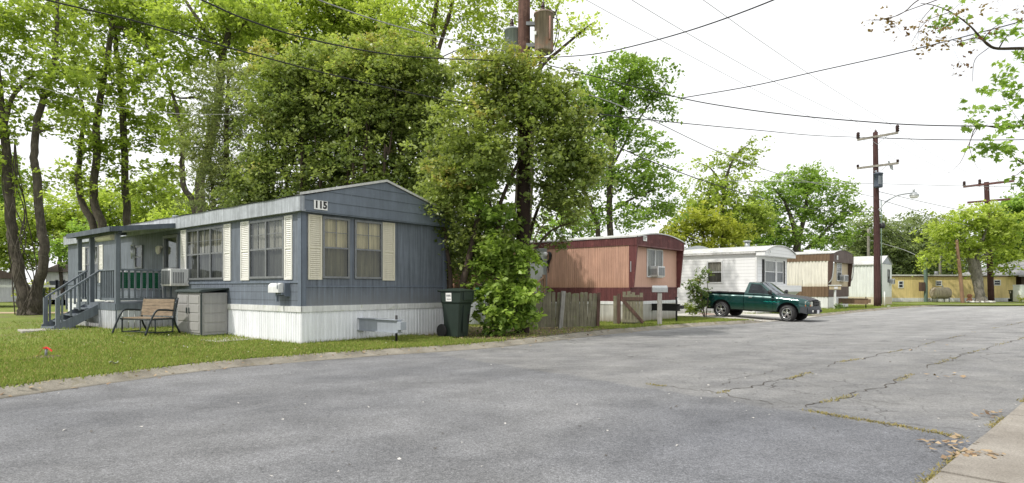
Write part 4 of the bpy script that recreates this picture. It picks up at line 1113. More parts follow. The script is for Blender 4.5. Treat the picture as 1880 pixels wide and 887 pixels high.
m = MB(); n = 6
for i in range(n): m.box(.06+i*(GL-.06)/n, .06+(i+.9)*(GL-.06)/n, 0, .02, .06, 1.08+random.uniform(-.04,.06))
part(m, 'boards', M['fence'], t)
m = MB(); m.bar((.05,-.03,.9), (GL,-.03,.2-.12), .035, .11); m.box(.05, GL, -.022, -.001, .86, .98); part(m, 'brace', M['brownwood'], t)
m = MB(); m.box(.02, GL-.05, -.02, -.001, .08, .18); part(m, 'bottom_rail', M['fence'], t)
m = MB(); m.box(-.13,-.02,-.04,.06,-.05,1.1); part(m, 'post', M['brownwood'], t)
m = MB(); m.box(-.28,-.15,.02,.12,-.05,1.02); m.box(.04, .16, .1, .14, 0, 1.17); m.box(.2, .32, .1, .14, 0, 1.19); m.box(.36,.48,.1,.14,0,1.15); part(m, 'boards', M['fence'], t)
# ------------------------------------------------------------------ the white lap-sided home
W3, L3 = 4.3, 14.
t = thing('mobile_home', 'white lap sided mobile home behind the green pickup with bay front', 'mobile home', F3.w(0,0), F3.th)
YF = .0; w3 = (F3.sy(1327), F3.sy(1298), 1.55, 2.72)
wf = (F3.fx(1403), F3.fx(1437), 1.55, 2.75)
m = MB(); wall_with_holes(m, SD, 0, L3, .45, 3.05, [w3]); wall_with_holes(m, FR, 0, W3, .45, 3.05, [wf]); m.quad((W3,0,.45),(W3,L3,.45),(W3,L3,3.1),(W3,0,3.1)); m.quad((0,L3,.45),(W3,L3,.45),(W3,L3,3.1),(0,L3,3.1)); part(m, 'wall', M['whitelap'], t)
m = MB(); m.box(-.02,.08,-.02,.08,.45,3.05); m.box(W3-.08,W3+.02,-.02,.08,.45,3.05); part(m, 'corner_trim', M['whitepaint'], t)
m = MB()
def arch3(x): k = (x/W3-.5)*2; return 3.12+.38*(1-k*k)
n = 24
for i in range(n):
    a, b = W3*i/n-.1*(i == 0), W3*(i+1)/n+.1*(i == n-1); m.quad((a,-.45,2.96),(b,-.45,2.96),(b,-.45,arch3(W3*(i+1)/n)),(a,-.45,arch3(W3*i/n)))
m.box(-.1, W3+.1, -.45, -.002, 2.92, 2.96); m.box(-.1,-.06,-.449,-.0,2.96,3.12); m.box(W3+.06,W3+.1,-.449,-.0,2.96,3.12)
part(m, 'front_hood', M['whitelap'], t)
m = MB(); m.grid(lambda u, v: (-.14+(W3+.28)*u, -.5+(L3+.55)*v, arch3(min(W3,max(0,W3*u)))+.02), 20, 20); m.box(-.16,-.002,-.0,L3,3.04,3.13); m.grid(lambda u, v: (-.14+(W3+.28)*u, -.5, arch3(min(W3,max(0,W3*u)))-.03+.05*v), 20, 1); part(m, 'roof', M['roof'], t)
m = MB(); m.cyl((2.1,1.3,3.3),(2.1,1.3,3.78),.13,12); m.cyl((2.1,1.3,3.78),(2.1,1.3,3.85),.2,12); part(m, 'roof_vent', M['steel'], t)
m = MB(); m.cyl((1.5,8.5,3.3),(1.5,8.5,3.7),.3,14); m.cyl((1.5,8.5,3.7),(1.5,8.5,3.76),.38,14); m.box(1.1,2.3,9.2,10.2,3.3,3.72); part(m, 'roof_vent', M['steel'], t)
m = MB(); FR.box(m, .2, W3, -.0, .75, 1.3, 1.42); m.prism([(.2,-.0,.45),(.2,-.02,.5),(.2,-.72,1.15),(.2,-.72,1.3),(.2,-.0,1.3)], (W3-.2,0,0)); FR.box(m, .2, W3, .74, .78, 1.12, 1.44); part(m, 'front_ledge', M['whitelap'], t)
window(t, SD, w3[0]+.005, w3[1]-.005, w3[2]+.005, w3[3]-.005, 1, frame=M['frame_white'], fw=.06, curtain=M['curtain_g'])
mid = wf[0]+(wf[1]-wf[0])*.6
window(t, FR, wf[0]+.005, mid-.06, wf[2]+.005, wf[3]-.005, 1, frame=M['frame_white'], fw=.06, curtain=M['curtain_g'])
window(t, FR, mid+.06, wf[1]-.005, wf[2]+.005, wf[3]-.005, 1, frame=M['frame_white'], fw=.06, curtain=M['curtain_g'])
m = MB(); FR.box(m, mid-.06, mid+.06, -.02, .05, wf[2]-.05, wf[3]+.05); FR.box(m, wf[0]-.05, wf[1]+.05, -.0, .04, wf[2]-.1, wf[2]); part(m, 'window_trim', M['whitepaint'], t)
for a, b in ((wf[0]-.3, wf[0]-.03), (wf[1]+.05, wf[1]+.28)): shutter(t, FR, a, b, wf[2]-.02, wf[3]+.02, M['black'])
m = MB(); FR.box(m, .0, W3, -.1, -.02, -.1, .45); SD.box(m, 0, L3, -.05, .0, -.1, .45); part(m, 'skirting', M['whitepaint'], t)
number_sign(t, '', F3, Face('front', -.45), .55, 3.12, .24, .22, .012, .17)

# ------------------------------------------------------------------ the brown and cream home
W4, L4 = 4.0, 13.
t = thing('mobile_home', 'cream ribbed mobile home with brown bands and rounded dark brown hood', 'mobile home', F4.w(0,0), F4.th)
YF = 0.; FR4 = Face('front', YF); w4 = (F4.fx(1535.5, YF), F4.fx(1544.5, YF), 1.75, 2.95)
m = MB(); wall_with_holes(m, FR4, 0, W4, 1.4, 3.0, [w4]); part(m, 'street_wall', M['tan'], t)
m = MB(); corrugated(SD, YF, L4, 1.4, 3.02, .2, .03, m=m); m.quad((W4,YF,.75),(W4,L4,.75),(W4,L4,3.4),(W4,YF,3.4)); m.quad((0,L4,.75),(W4,L4,.75),(W4,L4,3.4),(0,L4,3.4)); part(m, 'wall', M['cream'], t)
m = MB(); corrugated(SD, YF, L4, .74, 1.4, .2, .03, out=.012, m=m); corrugated(SD, -.1, L4, 3.02, 3.5, .2, .03, out=.03, m=m); part(m, 'brown_band', M['brown'], t)
m = MB(); FR4.box(m, -.02, W4+.02, 0, .03, .74, 1.4)
def arch4(x): k = (x/W4-.5)*2; return 3.48+.26*(1-k*k)
for i in range(24):
    a, b = W4*i/24-.04*(i == 0), W4*(i+1)/24+.04*(i == 23); m.quad((a,-.32,2.98),(b,-.32,2.98),(b,-.28,arch4(W4*(i+1)/24)),(a,-.28,arch4(W4*i/24)))
m.box(-.04, W4+.04, -.32, YF-.002, 2.94, 2.98); m.box(-.045,-.035,-.32,YF,2.98,3.46); m.box(W4+.035,W4+.045,-.32,YF,2.98,3.46)
part(m, 'hood', M['darkbrown'], t)
m = MB()
for x in (-.03, W4-.06): m = MB(); m.prism([(x, .04, 1.4), (x, .04, 2.95), (x, -.28, 2.95), (x, -.14, 1.4)], (.09, 0, 0)); part(m, 'side_fin', M['darkbrown'], t)
for x in (-.05, W4+.05): m = MB(); m.tube(smooth_line([(x,-.33,2.95),(x,-.3,2.4),(x,-.22,1.9),(x,-.02,1.6)], 5), .035, 8); part(m, 'downpipe', M['alu'], t)
m = MB(); m.grid(lambda u, v: (-.07+(W4+.14)*u, -.34+(L4+.4)*v, arch4(min(W4,max(0,W4*u)))+.02), 20, 20); m.box(-.075,-.03,-.2,L4,3.48,3.53); part(m, 'roof', M['roof'], t)
m = MB(); m.box(1.4,2.2,1.2,2.0,3.7,3.86); part(m, 'roof_vent', M['whitepaint'], t, bevel=.03)
window(t, FR4, w4[0]+.005, w4[1]-.005, w4[2]+.005, w4[3]-.005, 1, frame=M['frame_white'], fw=.06, grid=2, curtain=M['curtain_g'])
m = MB(); FR4.box(m, 0, W4, -.05, .0, -.2, .74); SD.box(m, YF, L4, -.05, .0, -.2, .74); part(m, 'skirting', M['whitepaint'], t)
hitch_beam(t, F4.fx(1540), 1.7, .3, .62, M['brown'])
number_sign(t, '', F4, Face('front', -.318), .62, 3.24, .26, .26, .012, .2)
air_conditioner('air_conditioner', 'grey window air conditioner on the brown and cream home', F4, FR4, F4.fx(1545, YF), 1.72, .8, .45, .3)
p = gnd(1533, 567.5); post_mailbox('mailbox', 'brown mailbox on a slim white post before the brown and cream home', (p.x, p.y, -.02), R(2), M['whitepaint'], M['tan'], 1.22, .62, .1); o = [c for c in bpy.data.objects if c.name.startswith('mailbox')][-1]; m = MB(); m.box(-.34,.34,-.13,.13,1.462,1.52); part(m, 'top_board', M['whitepaint'], o); m = MB(); m.box(-.11,.11,-.108,-.1,1.27,1.4); part(m, 'number_plate', M['plate'], o)

# ------------------------------------------------------------------ far white gabled home
W5, L5 = 3.8, 11.
t = thing('mobile_home', 'plain pale white ribbed mobile home with grey gable behind the tall pole', 'mobile home', F5.w(0,0), F5.th)
w5 = (F5.fx(1629.2), F5.fx(1633), 1.75, 2.8)
m = MB(); wall_with_holes(m, FR, 0, W5, .6, 3.2, [w5]); corrugated(SD, 0, L5, .6, 3.2, .24, .03, m=m); m.quad((W5,0,-.1),(W5,L5,-.1),(W5,L5,3.2),(W5,0,3.2)); part(m, 'wall', M['palegreen'], t)
m = MB(); m.add([(-.02,-.03,3.2),(W5+.02,-.03,3.2),(W5/2,-.03,3.82)], [(0,1,2)]); part(m, 'gable', M['fascia'], t)
m = MB(); m.quad((-.12,-.1,3.18),(W5/2,-.1,3.87),(W5/2,L5,3.87),(-.12,L5,3.18)); m.quad((W5+.12,-.1,3.18),(W5/2,-.1,3.87),(W5/2,L5,3.87),(W5+.12,L5,3.18)); m.box(-.13,-.08,-.1,L5,3.1,3.19); part(m, 'roof', M['roof'], t)
window(t, FR, w5[0]+.005, w5[1]-.005, w5[2]+.005, w5[3]-.005, 1, fw=.06, curtain=M['curtain_g'])
m = MB(); FR.box(m, 0, W5, -.02, .02, -.2, .6); corrugated(SD, 0, L5, -.2, .6, .24, .02, out=.01, m=m); part(m, 'skirting', M['cream'], t)
air_conditioner('air_conditioner', 'tiny grey window air conditioner on the far pale white home', F5, FR, F5.fx(1634), 1.6, .6, .45, .3)
p = gnd(1624, 563.5, -.02); t = thing('marker_post', 'thin pale marker post on the grass right of the tall pole', 'post', (p.x, p.y, -.1)); m = MB(); m.cyl((0,0,-.1),(0,0,1.15),.035,8); part(m, 'shaft', M['palegreen'], t); m = MB(); m.lathe([(0,0),(.16,0),(.13,.1),(0,.12)], (.22,-.1,.05), 'z', 12); part(m, 'foot', M['steel'], t)

# ------------------------------------------------------------------ yellow home across the bend
YX0, YX1, YY = 35.0, 48.6, 58.0
t = thing('mobile_home', 'long low ochre yellow mobile home across the end of the street', 'mobile home', (YX0, YY, 0))
Ly = YX1-YX0; FY = Face('front'); zx = lambda px: (px-CX)/FPX*YY-YX0
wys = [(zx(1649), zx(1658.5), 1.3, 2.0), (zx(1717.5), zx(1729), 1.52, 2.02), (zx(1824), zx(1837), 1.55, 2.1)]
m = MB(); wall_with_holes(m, FY, 0, Ly, .35, 2.45, wys); m.quad((Ly,0,-.1),(Ly,4.5,-.1),(Ly,4.5,2.5),(Ly,0,2.5)); part(m, 'wall', M['yellow'], t)
for i, w_ in enumerate(wys): window(t, FY, w_[0], w_[1], w_[2], w_[3], 1, frame=M['frame_white'], fw=.07, glass=M['glass_dark'], curtain=None)
m = MB()
for w_ in wys: m.quad((w_[0],.1,w_[2]),(w_[1],.1,w_[2]),(w_[1],.1,w_[3]),(w_[0],.1,w_[3]))
part(m, 'dark_interior', M['dark'], t)
m = MB(); m.box(-.3, Ly+.1, -.14, 4.6, 2.47, 2.6); part(m, 'roof', M['roof'], t)
m = MB(); m.box(-.3, Ly+.1, -.1, -.02, 2.38, 2.47); part(m, 'fascia', M['brown'], t)
m = MB(); m.cyl((zx(1739),1.5,2.6),(zx(1739),1.5,2.95),.16,12); part(m, 'roof_vent', M['frame_dark'], t)
m = MB(); FY.box(m, -.2, Ly, -.05, .02, -.15, .35); part(m, 'skirting', M['whitepaint'], t)
m = MB(); FY.box(m, zx(1798), zx(1802.5), .0, .06, .3, 2.25); part(m, 'door', M['palegreen'], t)
# grey-roofed house at the right edge
t = thing('house', 'brown house with low grey hip roof at the right edge beyond the yellow home', 'house', (49.3, 57., 0)); m = MB(); m.box(0, 9, 1.2, 8, -.1, 2.5); part(m, 'wall', M['darkbrown'], t)
m = MB(); v = [(-1.6,-.4,2.52),(10,-.4,2.52),(10,9,2.52),(-1.6,9,2.52),(3.0,4,4.4),(7,4,4.4)]; m.add(v, [(0,1,5,4),(1,2,5),(2,3,4,5),(3,0,4)]); m.box(-1.6,10,-.42,-.38,2.38,2.55); part(m, 'roof', weather('grey_shingle', (.28,.28,.29), .2, 4, .85, .1, .3), t)
m = MB(); m.box(1.6, 2.4, 1.12, 1.2, .2, 2.2); part(m, 'door', M['dark'], t)
p = at(1858, 553.6, 57); b2 = wheeled_bin('wheeled_bin', 'dark wheeled bin at the end of the yellow home', (p.x, p.y-.2, 0), R(-100), 1.0, stick=True)
p = at(1876, 554.5, 55); t = thing('chest_freezer', 'pale blue white cabinet standing at the right edge by the grey roofed house', 'cabinet', (p.x, p.y, 0)); m = MB(); m.box(-.5,.8,-.4,.4,.05,1.5); part(m, 'body', M['palegreen'], t, bevel=.04); m = MB(); m.box(-.52,.82,-.42,.42,1.5,1.6); part(m, 'lid', M['whitepaint'], t, bevel=.02)
# oil tank
p = at(1727, 553.5, 56.5)
t = thing('oil_tank', 'rust stained grey oil tank on legs before the yellow home', 'tank', (p.x, p.y, 0), R(4)); m = MB()
m.lathe([(0,-.82),(.3,-.8),(.5,-.72),(.54,-.66),(.54,.66),(.5,.72),(.3,.8),(0,.82)], (0,0,.83), 'x', 28); part(m, 'drum', weather('rusted_tank', (.46,.4,.3), .25, .8, .7, .4, .3, dirt=(.2,.06,.03)), t)
for sx in (-.6, .6):
    for sy_ in (-.3, .3): m = MB(); m.cyl((sx, sy_, 0), (sx, sy_, .5), .04, 8); part(m, 'leg', M['frame_dark'], t)
m = MB(); m.cyl((.2,0,1.3),(.2,0,1.55),.05,8); part(m, 'filler_pipe', M['drum'], t)
# small rusty hydrant-like drum, stones, orange flowers
p = at(1780, 555, 54.5); t = thing('garden_figure', 'small rust brown garden pot figure beside the leaning trunk', 'garden pot', (p.x, p.y, -.02)); m = MB(); m.lathe([(0,0),(.2,0),(.24,.2),(.18,.38),(.12,.42),(.2,.55),(.2,.68),(.1,.78),(0,.8)], n=16); part(m, 'body', M['terracotta'], t)
for i in range(16):
    a = i/16*2*PI; q = at(1801, 555.5, 54)+Vector((1.0*math.cos(a), .7*math.sin(a), 0)); m = MB(); bm = bmesh.new(); bmesh.ops.create_icosphere(bm, subdivisions=2, radius=.16)
    for v in bm.verts: v.co *= random.uniform(.8, 1.15); v.co.z *= .7
    m.add([v.co for v in bm.verts], [[v.index for v in f.verts] for f in bm.faces], 0, True); bm.free()
    o = m.build('border_stone', M['whitepaint'] if i % 2 else M['concrete']); o.location = (q.x, q.y, .06); tag(o, 'pale stone in the ring round the big leaning trunk', 'stone', 'stones ringed round the trunk')

# ------------------------------------------------------------------ utility poles
def pole(name, label, base, h, r0, r1, mat, lean=(0,0), n=16, group=None):
    t = thing(name, label, 'utility pole', base, 0, group); m = MB(); P = []; rs = []
    for i in range(14):
        k = i/13; P.append((lean[0]*k+.015*math.sin(k*5), lean[1]*k, -.3+(h+.3)*k)); rs.append(r0+(r1-r0)*k)
    m.tube(P, rs, n); part(m, 'shaft', mat, t); return t
P1 = at(958, 605, 17.6)
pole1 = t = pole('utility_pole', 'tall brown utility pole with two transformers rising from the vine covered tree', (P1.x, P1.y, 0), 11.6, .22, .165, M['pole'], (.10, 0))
def drum(dx, dy, z0, z1, r, mat, lab):
    m = MB(); m.lathe([(0,z0-.0),(r*.9,z0),(r,z0+.04),(r,z1-.05),(r+.02,z1-.05),(r+.02,z1),(r*.6,z1+.06),(0,z1+.07)], (dx,dy,0), 'z', 28); o = part(m, 'transformer', mat, t); o['label'] = lab
    b = MB(); b.cyl((dx-.03,dy,z1+.03),(dx-.03,dy,z1+.18),.06,12); b.cyl((dx-.03,dy,z1+.16),(dx-.03,dy,z1+.32),.045,12); b.lathe([(.07,z1+.1),(.075,z1+.12),(.05,z1+.14)], (dx-.03,dy,0), 'z', 12); b.lathe([(.06,z1+.2),(.065,z1+.22),(.045,z1+.24)], (dx-.03,dy,0), 'z', 12); part(b, 'bushing', M['insul'], o)
    b = MB(); sx = -1 if dx > 0 else 1
    for z in (z0+.2, z1-.3): b.box(dx+sx*r*.9, dx+sx*(abs(dx)-.12), dy-.06, dy+.06, z-.05, z+.05)
    part(b, 'bracket', M['frame_dark'], o)
    return o
zz = lambda py, Y: EYE+(HY-py)/FPX*Y
o = drum(.64, -.12, zz(97, 17.5), zz(26, 17.5), .275, M['drumrust'], 'rust stained grey transformer can')
m = MB(); m.tube([(.80,-.36,zz(80,17.5)),(.80,-.40,zz(78,17.5)),(.80,-.40,zz(40,17.5)),(.80,-.36,zz(38,17.5))], .03, 8); part(m, 'cooling_pipe', weather('rust_pipe', (.35,.2,.16), .2, 4), o)
m = MB(); m.box(.36,.41,-.35,-.28, zz(70,17.5), zz(64,17.5)); part(m, 'label_plate', M['sign'], o)
o = drum(-.26, .25, zz(104, 17.9), zz(57, 17.9), .24, M['drum'], 'pale grey transformer can behind the pole')
m = MB()
for k, z in enumerate((zz(70,17.6), zz(84,17.6))): m.box(-.44+.03*k, -.38+.03*k, .0,.02, z-.03, z+.03)
part(m, 'stencil', M['frame_dark'], o)
m = MB(); m.box(-.24,.26,-.03,.03, zz(102,17.6)-.05, zz(102,17.6)+.05); m.cyl((.2,-.05,zz(102,17.6)),(.3,-.2,zz(102,17.6)),.05,8); m.cyl((-.2,-.05,zz(107,17.6)),(-.3,-.15,zz(107,17.6)),.05,8); m.cyl((.05,-.2,zz(114,17.6)),(.22,-.25,zz(114,17.6)),.05,8); part(m, 'wire_rack', M['steel'], t)
m = MB(); m.tube(smooth_line([(.7,-.3,zz(22,17.6)),(1.0,-.2,zz(35,17.6)),(.98,-.2,zz(75,17.6)),(.75,-.15,zz(104,17.6)),(.2,-.18,zz(106,17.6))], 6), .014, 6); m.tube(smooth_line([(.85,-.2,zz(35,17.6)),(1.08,-.2,zz(50,17.6)),(.9,-.2,zz(100,17.6)),(.3,-.18,zz(104,17.6))], 6), .012, 6); m.tube([(.62,-.12,zz(13,17.5)),(.66,-.12,10.9)], .012, 6); part(m, 'drop_cable', M['wire'], t)
m = MB(); m.box(-1.3, 1.4, -.06, .06, 10.85, 10.97); part(m, 'crossarm', M['xarm'], t)
for x in (-1.2, .0, 1.3): m = MB(); m.lathe([(.05,0),(.07,.05),(.05,.1),(.07,.15),(.04,.22),(0,.23)], (x,0,10.97+(.6 if x == 0 else 0)), 'z', 10); part(m, 'insulator', M['insul'], t)

P2 = at(1611, 562, 43.)
pole2 = t = pole('utility_pole', 'tall red brown pole with two crossarms and a street lamp on the grass', (P2.x, P2.y, -.02), zz(243, 43)+.02, .24, .16, M['poledark'], (-.14, 0))
ar = Vector((.7,-.7,0)).normalized()
def xarm(t, c, half, z, mat, w=.11, tilt=0, ins=(-1, 1), insz=.32, insr=.09, dirv=ar, pre='crossarm'):
    m = MB(); a = Vector((c[0], c[1]-.2, z))-dirv*half; b = Vector((c[0], c[1]-.2, z+tilt))+dirv*half; m.bar(a, b, w, w*1.2); o = part(m, pre, mat, t)
    for k in ins:
        q = a.lerp(b, (k*.96+1)/2); i_ = MB(); zt = q.z+w*.6
        i_.lathe([(insr*.6,0),(insr,insz*.1),(insr*.7,insz*.3),(insr,insz*.4),(insr*.7,insz*.6),(insr,insz*.7),(insr*.6,insz*.95),(0,insz)], (q.x,q.y,zt), 'z', 12); part(i_, 'insulator', M['insul'], o)
    b_ = MB()
    for s in (-1, 1): b_.bar(Vector((c[0],c[1]-.22,z-.55)), Vector((c[0],c[1]-.27,z-.05))+dirv*s*half*.45, .04, .02)
    part(b_, 'brace', M['steel'], o); return o
cx2 = -.13
xarm(t, (cx2, 0), 1.28, zz(252, 43), M['xarm'], .12, .06, insz=.5, insr=.13)
xarm(t, (cx2, 0), 1.3, zz(305, 43), M['xarm'], .12, .0, insz=.2, insr=.1)
m = MB(); m.lathe([(.06,0),(.09,.06),(.06,.14),(0,.25)], (cx2, 0, zz(243,43)), 'z', 10); part(m, 'insulator', M['insul'], t)
m = MB(); q = Vector((cx2+.55,-.75,zz(308,43))); m.bar(q+Vector((-.1,0,.35)), q+Vector((.12,0,-.25)), .1, .06); m.bar(q+Vector((.12,0,.2)), q+Vector((.2,0,-.3)), .08, .05); part(m, 'cutout_switch', M['steel'], t)
m = MB(); m.lathe([(0,zz(346,43)),(.27,zz(346,43)),(.28,zz(343,43)),(.28,zz(322,43)),(.31,zz(322,43)),(.31,zz(320,43)),(0,zz(318,43))], (cx2-.12,-.5,0), 'z', 24); o = part(m, 'transformer', weather('blue_grey_drum', (.1,.12,.16), .2, 3, .5), t)
m = MB()
for k in (-.12, 0, .12): m.box(cx2-.12+k-.02, cx2-.12+k+.02, -.82, -.77, zz(341,43), zz(326,43))
m.cyl((cx2-.25,-.5,zz(320,43)),(cx2-.27,-.5,zz(315,43)),.05,8); part(m, 'cooling_fin', M['drum'], o)
arm = smooth_line([at(1613, 386, 42.8), at(1625, 372, 42.7), at(1645, 360, 42.5), at(1662, 356, 42.3), at(1676, 354.5, 42.2)], 6); off = Vector(t.location)
m = MB(); m.tube([p-off for p in arm], .05, 8); o = part(m, 'lamp_arm', M['steel'], t)
q = arm[-1]-off; m = MB(); m.lathe([(.02,.1),(.14,.06),(.2,-.06),(.28,-.1),(.3,-.14),(.29,-.2)], (q.x+.1,q.y,q.z), 'z', 18); m.cyl((q.x+.06,q.y,q.z+.05),(q.x+.06,q.y,q.z+.3),.07,10); part(m, 'lamp_head', M['steel'], o)
m = MB(); m.lathe([(.28,-.2),(.26,-.3),(.18,-.36),(0,-.38)], (q.x+.1,q.y,q.z), 'z', 18); part(m, 'lamp_glass', M['sign'], o)
m = MB(); m.lathe([(0,0),(.16,.05),(.2,.2),(.15,.4),(.06,.45),(0,.46)], (.28,-.1,zz(420,43)), 'z', 14); m.box(.1,.3,-.15,-.05,zz(416,43),zz(414,43)); part(m, 'service_box', M['black'], t)
m = MB(); m.cyl((.19,-.18,.2),(.16,-.16,7.6),.03,8); part(m, 'conduit', weather('green_conduit', (.15,.22,.18), .2, 3), t)

P3 = at(1820, 554, 56.8)
pole3 = t = pole('utility_pole', 'distant dark red pole with two crossarms behind the right hand tree', (P3.x, P3.y, 0), zz(335, 57), .26, .2, M['poledark'], (-.45, 0))
xarm(t, (-.45, 0), 1.9, zz(340, 57), M['xarmred'], .16, .1, ins=(-1, -.35, 1), insz=.45, insr=.14); xarm(t, (-.43, 0), 1.6, zz(370, 57), M['xarmred'], .15, 0, ins=(), insz=.3)
P4 = at(1699.5, 553.5, 57.2); t = pole('service_pole', 'short green grey service pole with meter box before the yellow home', (P4.x, P4.y, 0), zz(477, 57.2), .17, .15, weather('green_grey_pole', (.13,.19,.16), .25, 3, .8, .3, .3)); m = MB(); m.box(-.52,-.17,-.2,.2,1.0,1.85); part(m, 'meter_box', M['darkbrown'], t)
m = MB(); m.lathe([(0,0),(.2,0),(.12,.2),(0,.22)], (0,0,zz(477,57.2)), 'z', 10); part(m, 'cap', M['steel'], t)
P5 = at(1768, 557, 53.5); pole('service_pole', 'bare leaning reddish pole left of the big leaning trunk', (P5.x, P5.y, -.02), zz(440, 53.5), .16, .12, M['poleorange'], (-.55, 0))
P6 = at(1726, 540, 72); pole('utility_pole', 'thin grey pole rising behind the yellow home roof', (P6.x, P6.y, 0), zz(468, 72), .16, .13, M['polegrey'])
P7 = at(1594.5, 545, 80); pole('utility_pole', 'thin grey pole far behind the pale white home', (P7.x, P7.y, 0), zz(420, 80), .22, .15, M['polegrey'])

# ------------------------------------------------------------------ wires (each a line of its own)
def wire(label, pts, Ya, Yb, r, mat=None, pw=1.):
    n = len(pts); xs = [p[0] for p in pts]
    P = []
    for i, (px, py) in enumerate(pts):
        k = abs(px-xs[0])/max(1e-6, abs(xs[-1]-xs[0])); inv = (1-k)/Ya+k/Yb; P.append(at(px, py, 1/inv))
    m = MB(); m.tube(smooth_line(P, 8), r, 6); o = m.build('power_line', mat or M['wire']); tag(o, label, 'power line'); return o
wire('thick black cable crossing from the upper left corner down to the big pole', [(-120,-52),(85,0),(260,42),(440,93),(620,140),(800,180),(955,207)], 9, 17.5, .0135)
wire('thick twisted black cable leaving the top edge toward the big pole transformers', [(250,-50),(370,0),(450,35),(560,70),(700,98),(800,107),(880,110),(953,114)], 9.5, 17.4, .0145)
wire('thin grey wire from the top edge to the big pole beside the left transformer', [(500,-33),(585,0),(700,40),(830,74),(955,99)], 11, 17.5, .012, M['wiregrey'])
wire('pale sagging wire across the left trees into the evergreen crowns', [(-150,60),(0,128),(60,155),(180,190),(300,207),(420,210),(500,204),(600,186)], 23, 22.8, .009, M['wiregrey'])
wire('short pale wire above the blue home roof ending in the tree', [(396,322),(480,310),(600,293),(640,287)], 23.6, 22, .009, M['wiregrey'])
wire('twisted black cable rising from the transformers to the top edge at right', [(972,106),(1020,105),(1100,98),(1200,75),(1300,45),(1420,0),(1560,-62)], 17.5, 9, .012)
wire('thick black cable sagging from the big pole to the right edge overhanging branch', [(965,110),(1090,140),(1250,180),(1350,198),(1450,211),(1570,222),(1700,230),(1880,231),(2080,222)], 17.5, 13, .0135)
wire('thin dark wire climbing to the right edge from the sagging cable', [(1252,180),(1380,158),(1500,131),(1640,100),(1760,70),(1880,38),(2020,-4)], 16.2, 13, .012)
wire('level thin wire from the big pole to the first crossarm pole', [(966,190),(1090,208),(1210,222),(1400,240),(1500,249),(1605,253)], 17.6, 43, .018)
wire('level thin wire from the crossarm pole to the right edge', [(1608,253),(1700,256),(1830,257),(2000,255)], 43, 40, .03)
wire('leftmost faint primary wire coming down to the left crossarm insulator', [(960,-66),(1080,2),(1200,67),(1400,172),(1500,220),(1572,249)], 17.6, 43.8, .009, M['wiregrey'])
wire('middle faint primary wire coming down to the pole top', [(1100,-40),(1160,0),(1300,83),(1450,165),(1606,240)], 16, 43, .009, M['wiregrey'])
wire('rightmost faint primary wire coming down to the right crossarm insulator', [(1190,-66),(1291,0),(1400,78),(1520,158),(1643,234)], 15, 42, .009, M['wiregrey'])
wire('faint primary wire from the left crossarm insulator to the distant pole', [(1572,249),(1640,290),(1720,325),(1778,343)], 43.8, 57, .009, M['wiregrey'])
wire('faint primary wire from the pole top to the distant pole', [(1606,240),(1680,285),(1750,320),(1808,338)], 43, 57, .009, M['wiregrey'])
wire('faint primary wire from the right crossarm insulator to the distant pole', [(1643,234),(1700,275),(1780,318),(1838,335)], 42, 56, .009, M['wiregrey'])
wire('dark secondary cable descending through the salmon home tree to the crossarm pole', [(968,200),(1060,240),(1130,268),(1200,298),(1304,336),(1407,366),(1511,386),(1605,389)], 17.6, 42.8, .018)
wire('thin wire slanting under the cable toward the crossarm pole transformer', [(968,150),(1100,180),(1202,223),(1330,283),(1450,325),(1606,362)], 17.6, 42.8, .016, M['wiregrey'])
wire('thin horizontal wire at the height of the crossarm transformer', [(1330,332),(1450,334),(1600,337),(1790,342),(1880,342)], 45, 57, .022, M['wiregrey'])
wire('thin wire from below the street lamp arm down to the distant pole', [(1614,352),(1700,372),(1806,395)], 43, 57, .022, M['wiregrey'])
wire('lower thin wire from the crossarm pole toward the right hand tree', [(1613,366),(1700,392),(1760,410),(1816,420)], 43, 57, .022, M['wiregrey'])
wire('dark drop wire from the crossarm pole down to the short green pole', [(1614,405),(1640,425),(1670,448),(1699,478)], 43, 57, .022)
wire('thin wire at tree height between far poles', [(1594,440),(1660,459),(1699,479)], 80, 57, .022, M['wiregrey'])

# ------------------------------------------------------------------ the pickup
PT = N('green_metallic_paint'); o_ = PT.obj(); nz = PT.noise(o_, 220, 2, .6); lo = PT.noise(o_, 2.2, 5, .65)
cc = PT.mulc((.004,.05,.047), PT.rng(nz, .3, .7, .75, 1.3)); cc = PT.mulc(cc, PT.rng(lo, .3, .7, .85, 1.1))
zz_ = PT.sep(o_)[2]; cc = PT.mix(PT.rng(zz_, .36, .62, .45, 0), cc, (.11,.1,.085))
PAINT = PT.fin(cc, PT.rng(lo, .3, .7, .26, .16), .3, .6); PT.b.inputs['Coat Weight'].default_value = .9; PT.b.inputs['Coat Roughness'].default_value = .06
HOOD = weather('matt_black_hood', (.022,.022,.026), .35, 6, .42, .05, .05, dirt=(.06,.06,.065))
BUMP = plain('grey_black_bumper', (.05,.055,.062), .55)
CHR = plain('wheel_alloy', (.62,.63,.64), .25, .85)
LAMP = plain('headlamp_lens', (.62,.62,.58), .12, .2, .6); AMB = plain('amber_lens', (.75,.2,.02), .2); REDL = plain('red_lens', (.35,.02,.015), .2)
Fw = gnd(1446, 590.5, ROADZ); hd = R(-42); hv = Vector((math.cos(hd), math.sin(hd), 0)); lv_ = Vector((-math.sin(hd), math.cos(hd), 0))
po = Fw+lv_*.80
t = truck = thing('pickup_truck', 'dark green two door pickup with black hood parked nose out of the driveway', 'pickup truck', (po.x, po.y, ROADZ), hd)
t.rotation_euler = (0, R(1.9), hd)
WB = 2.84; RA = .45; HW = .885
def arc_bot(x, base):
    z = base
    for a in (0, -WB):
        d = abs(x-a)
        if d < RA: z = max(z, .36+math.sqrt(RA*RA-d*d))
    return z
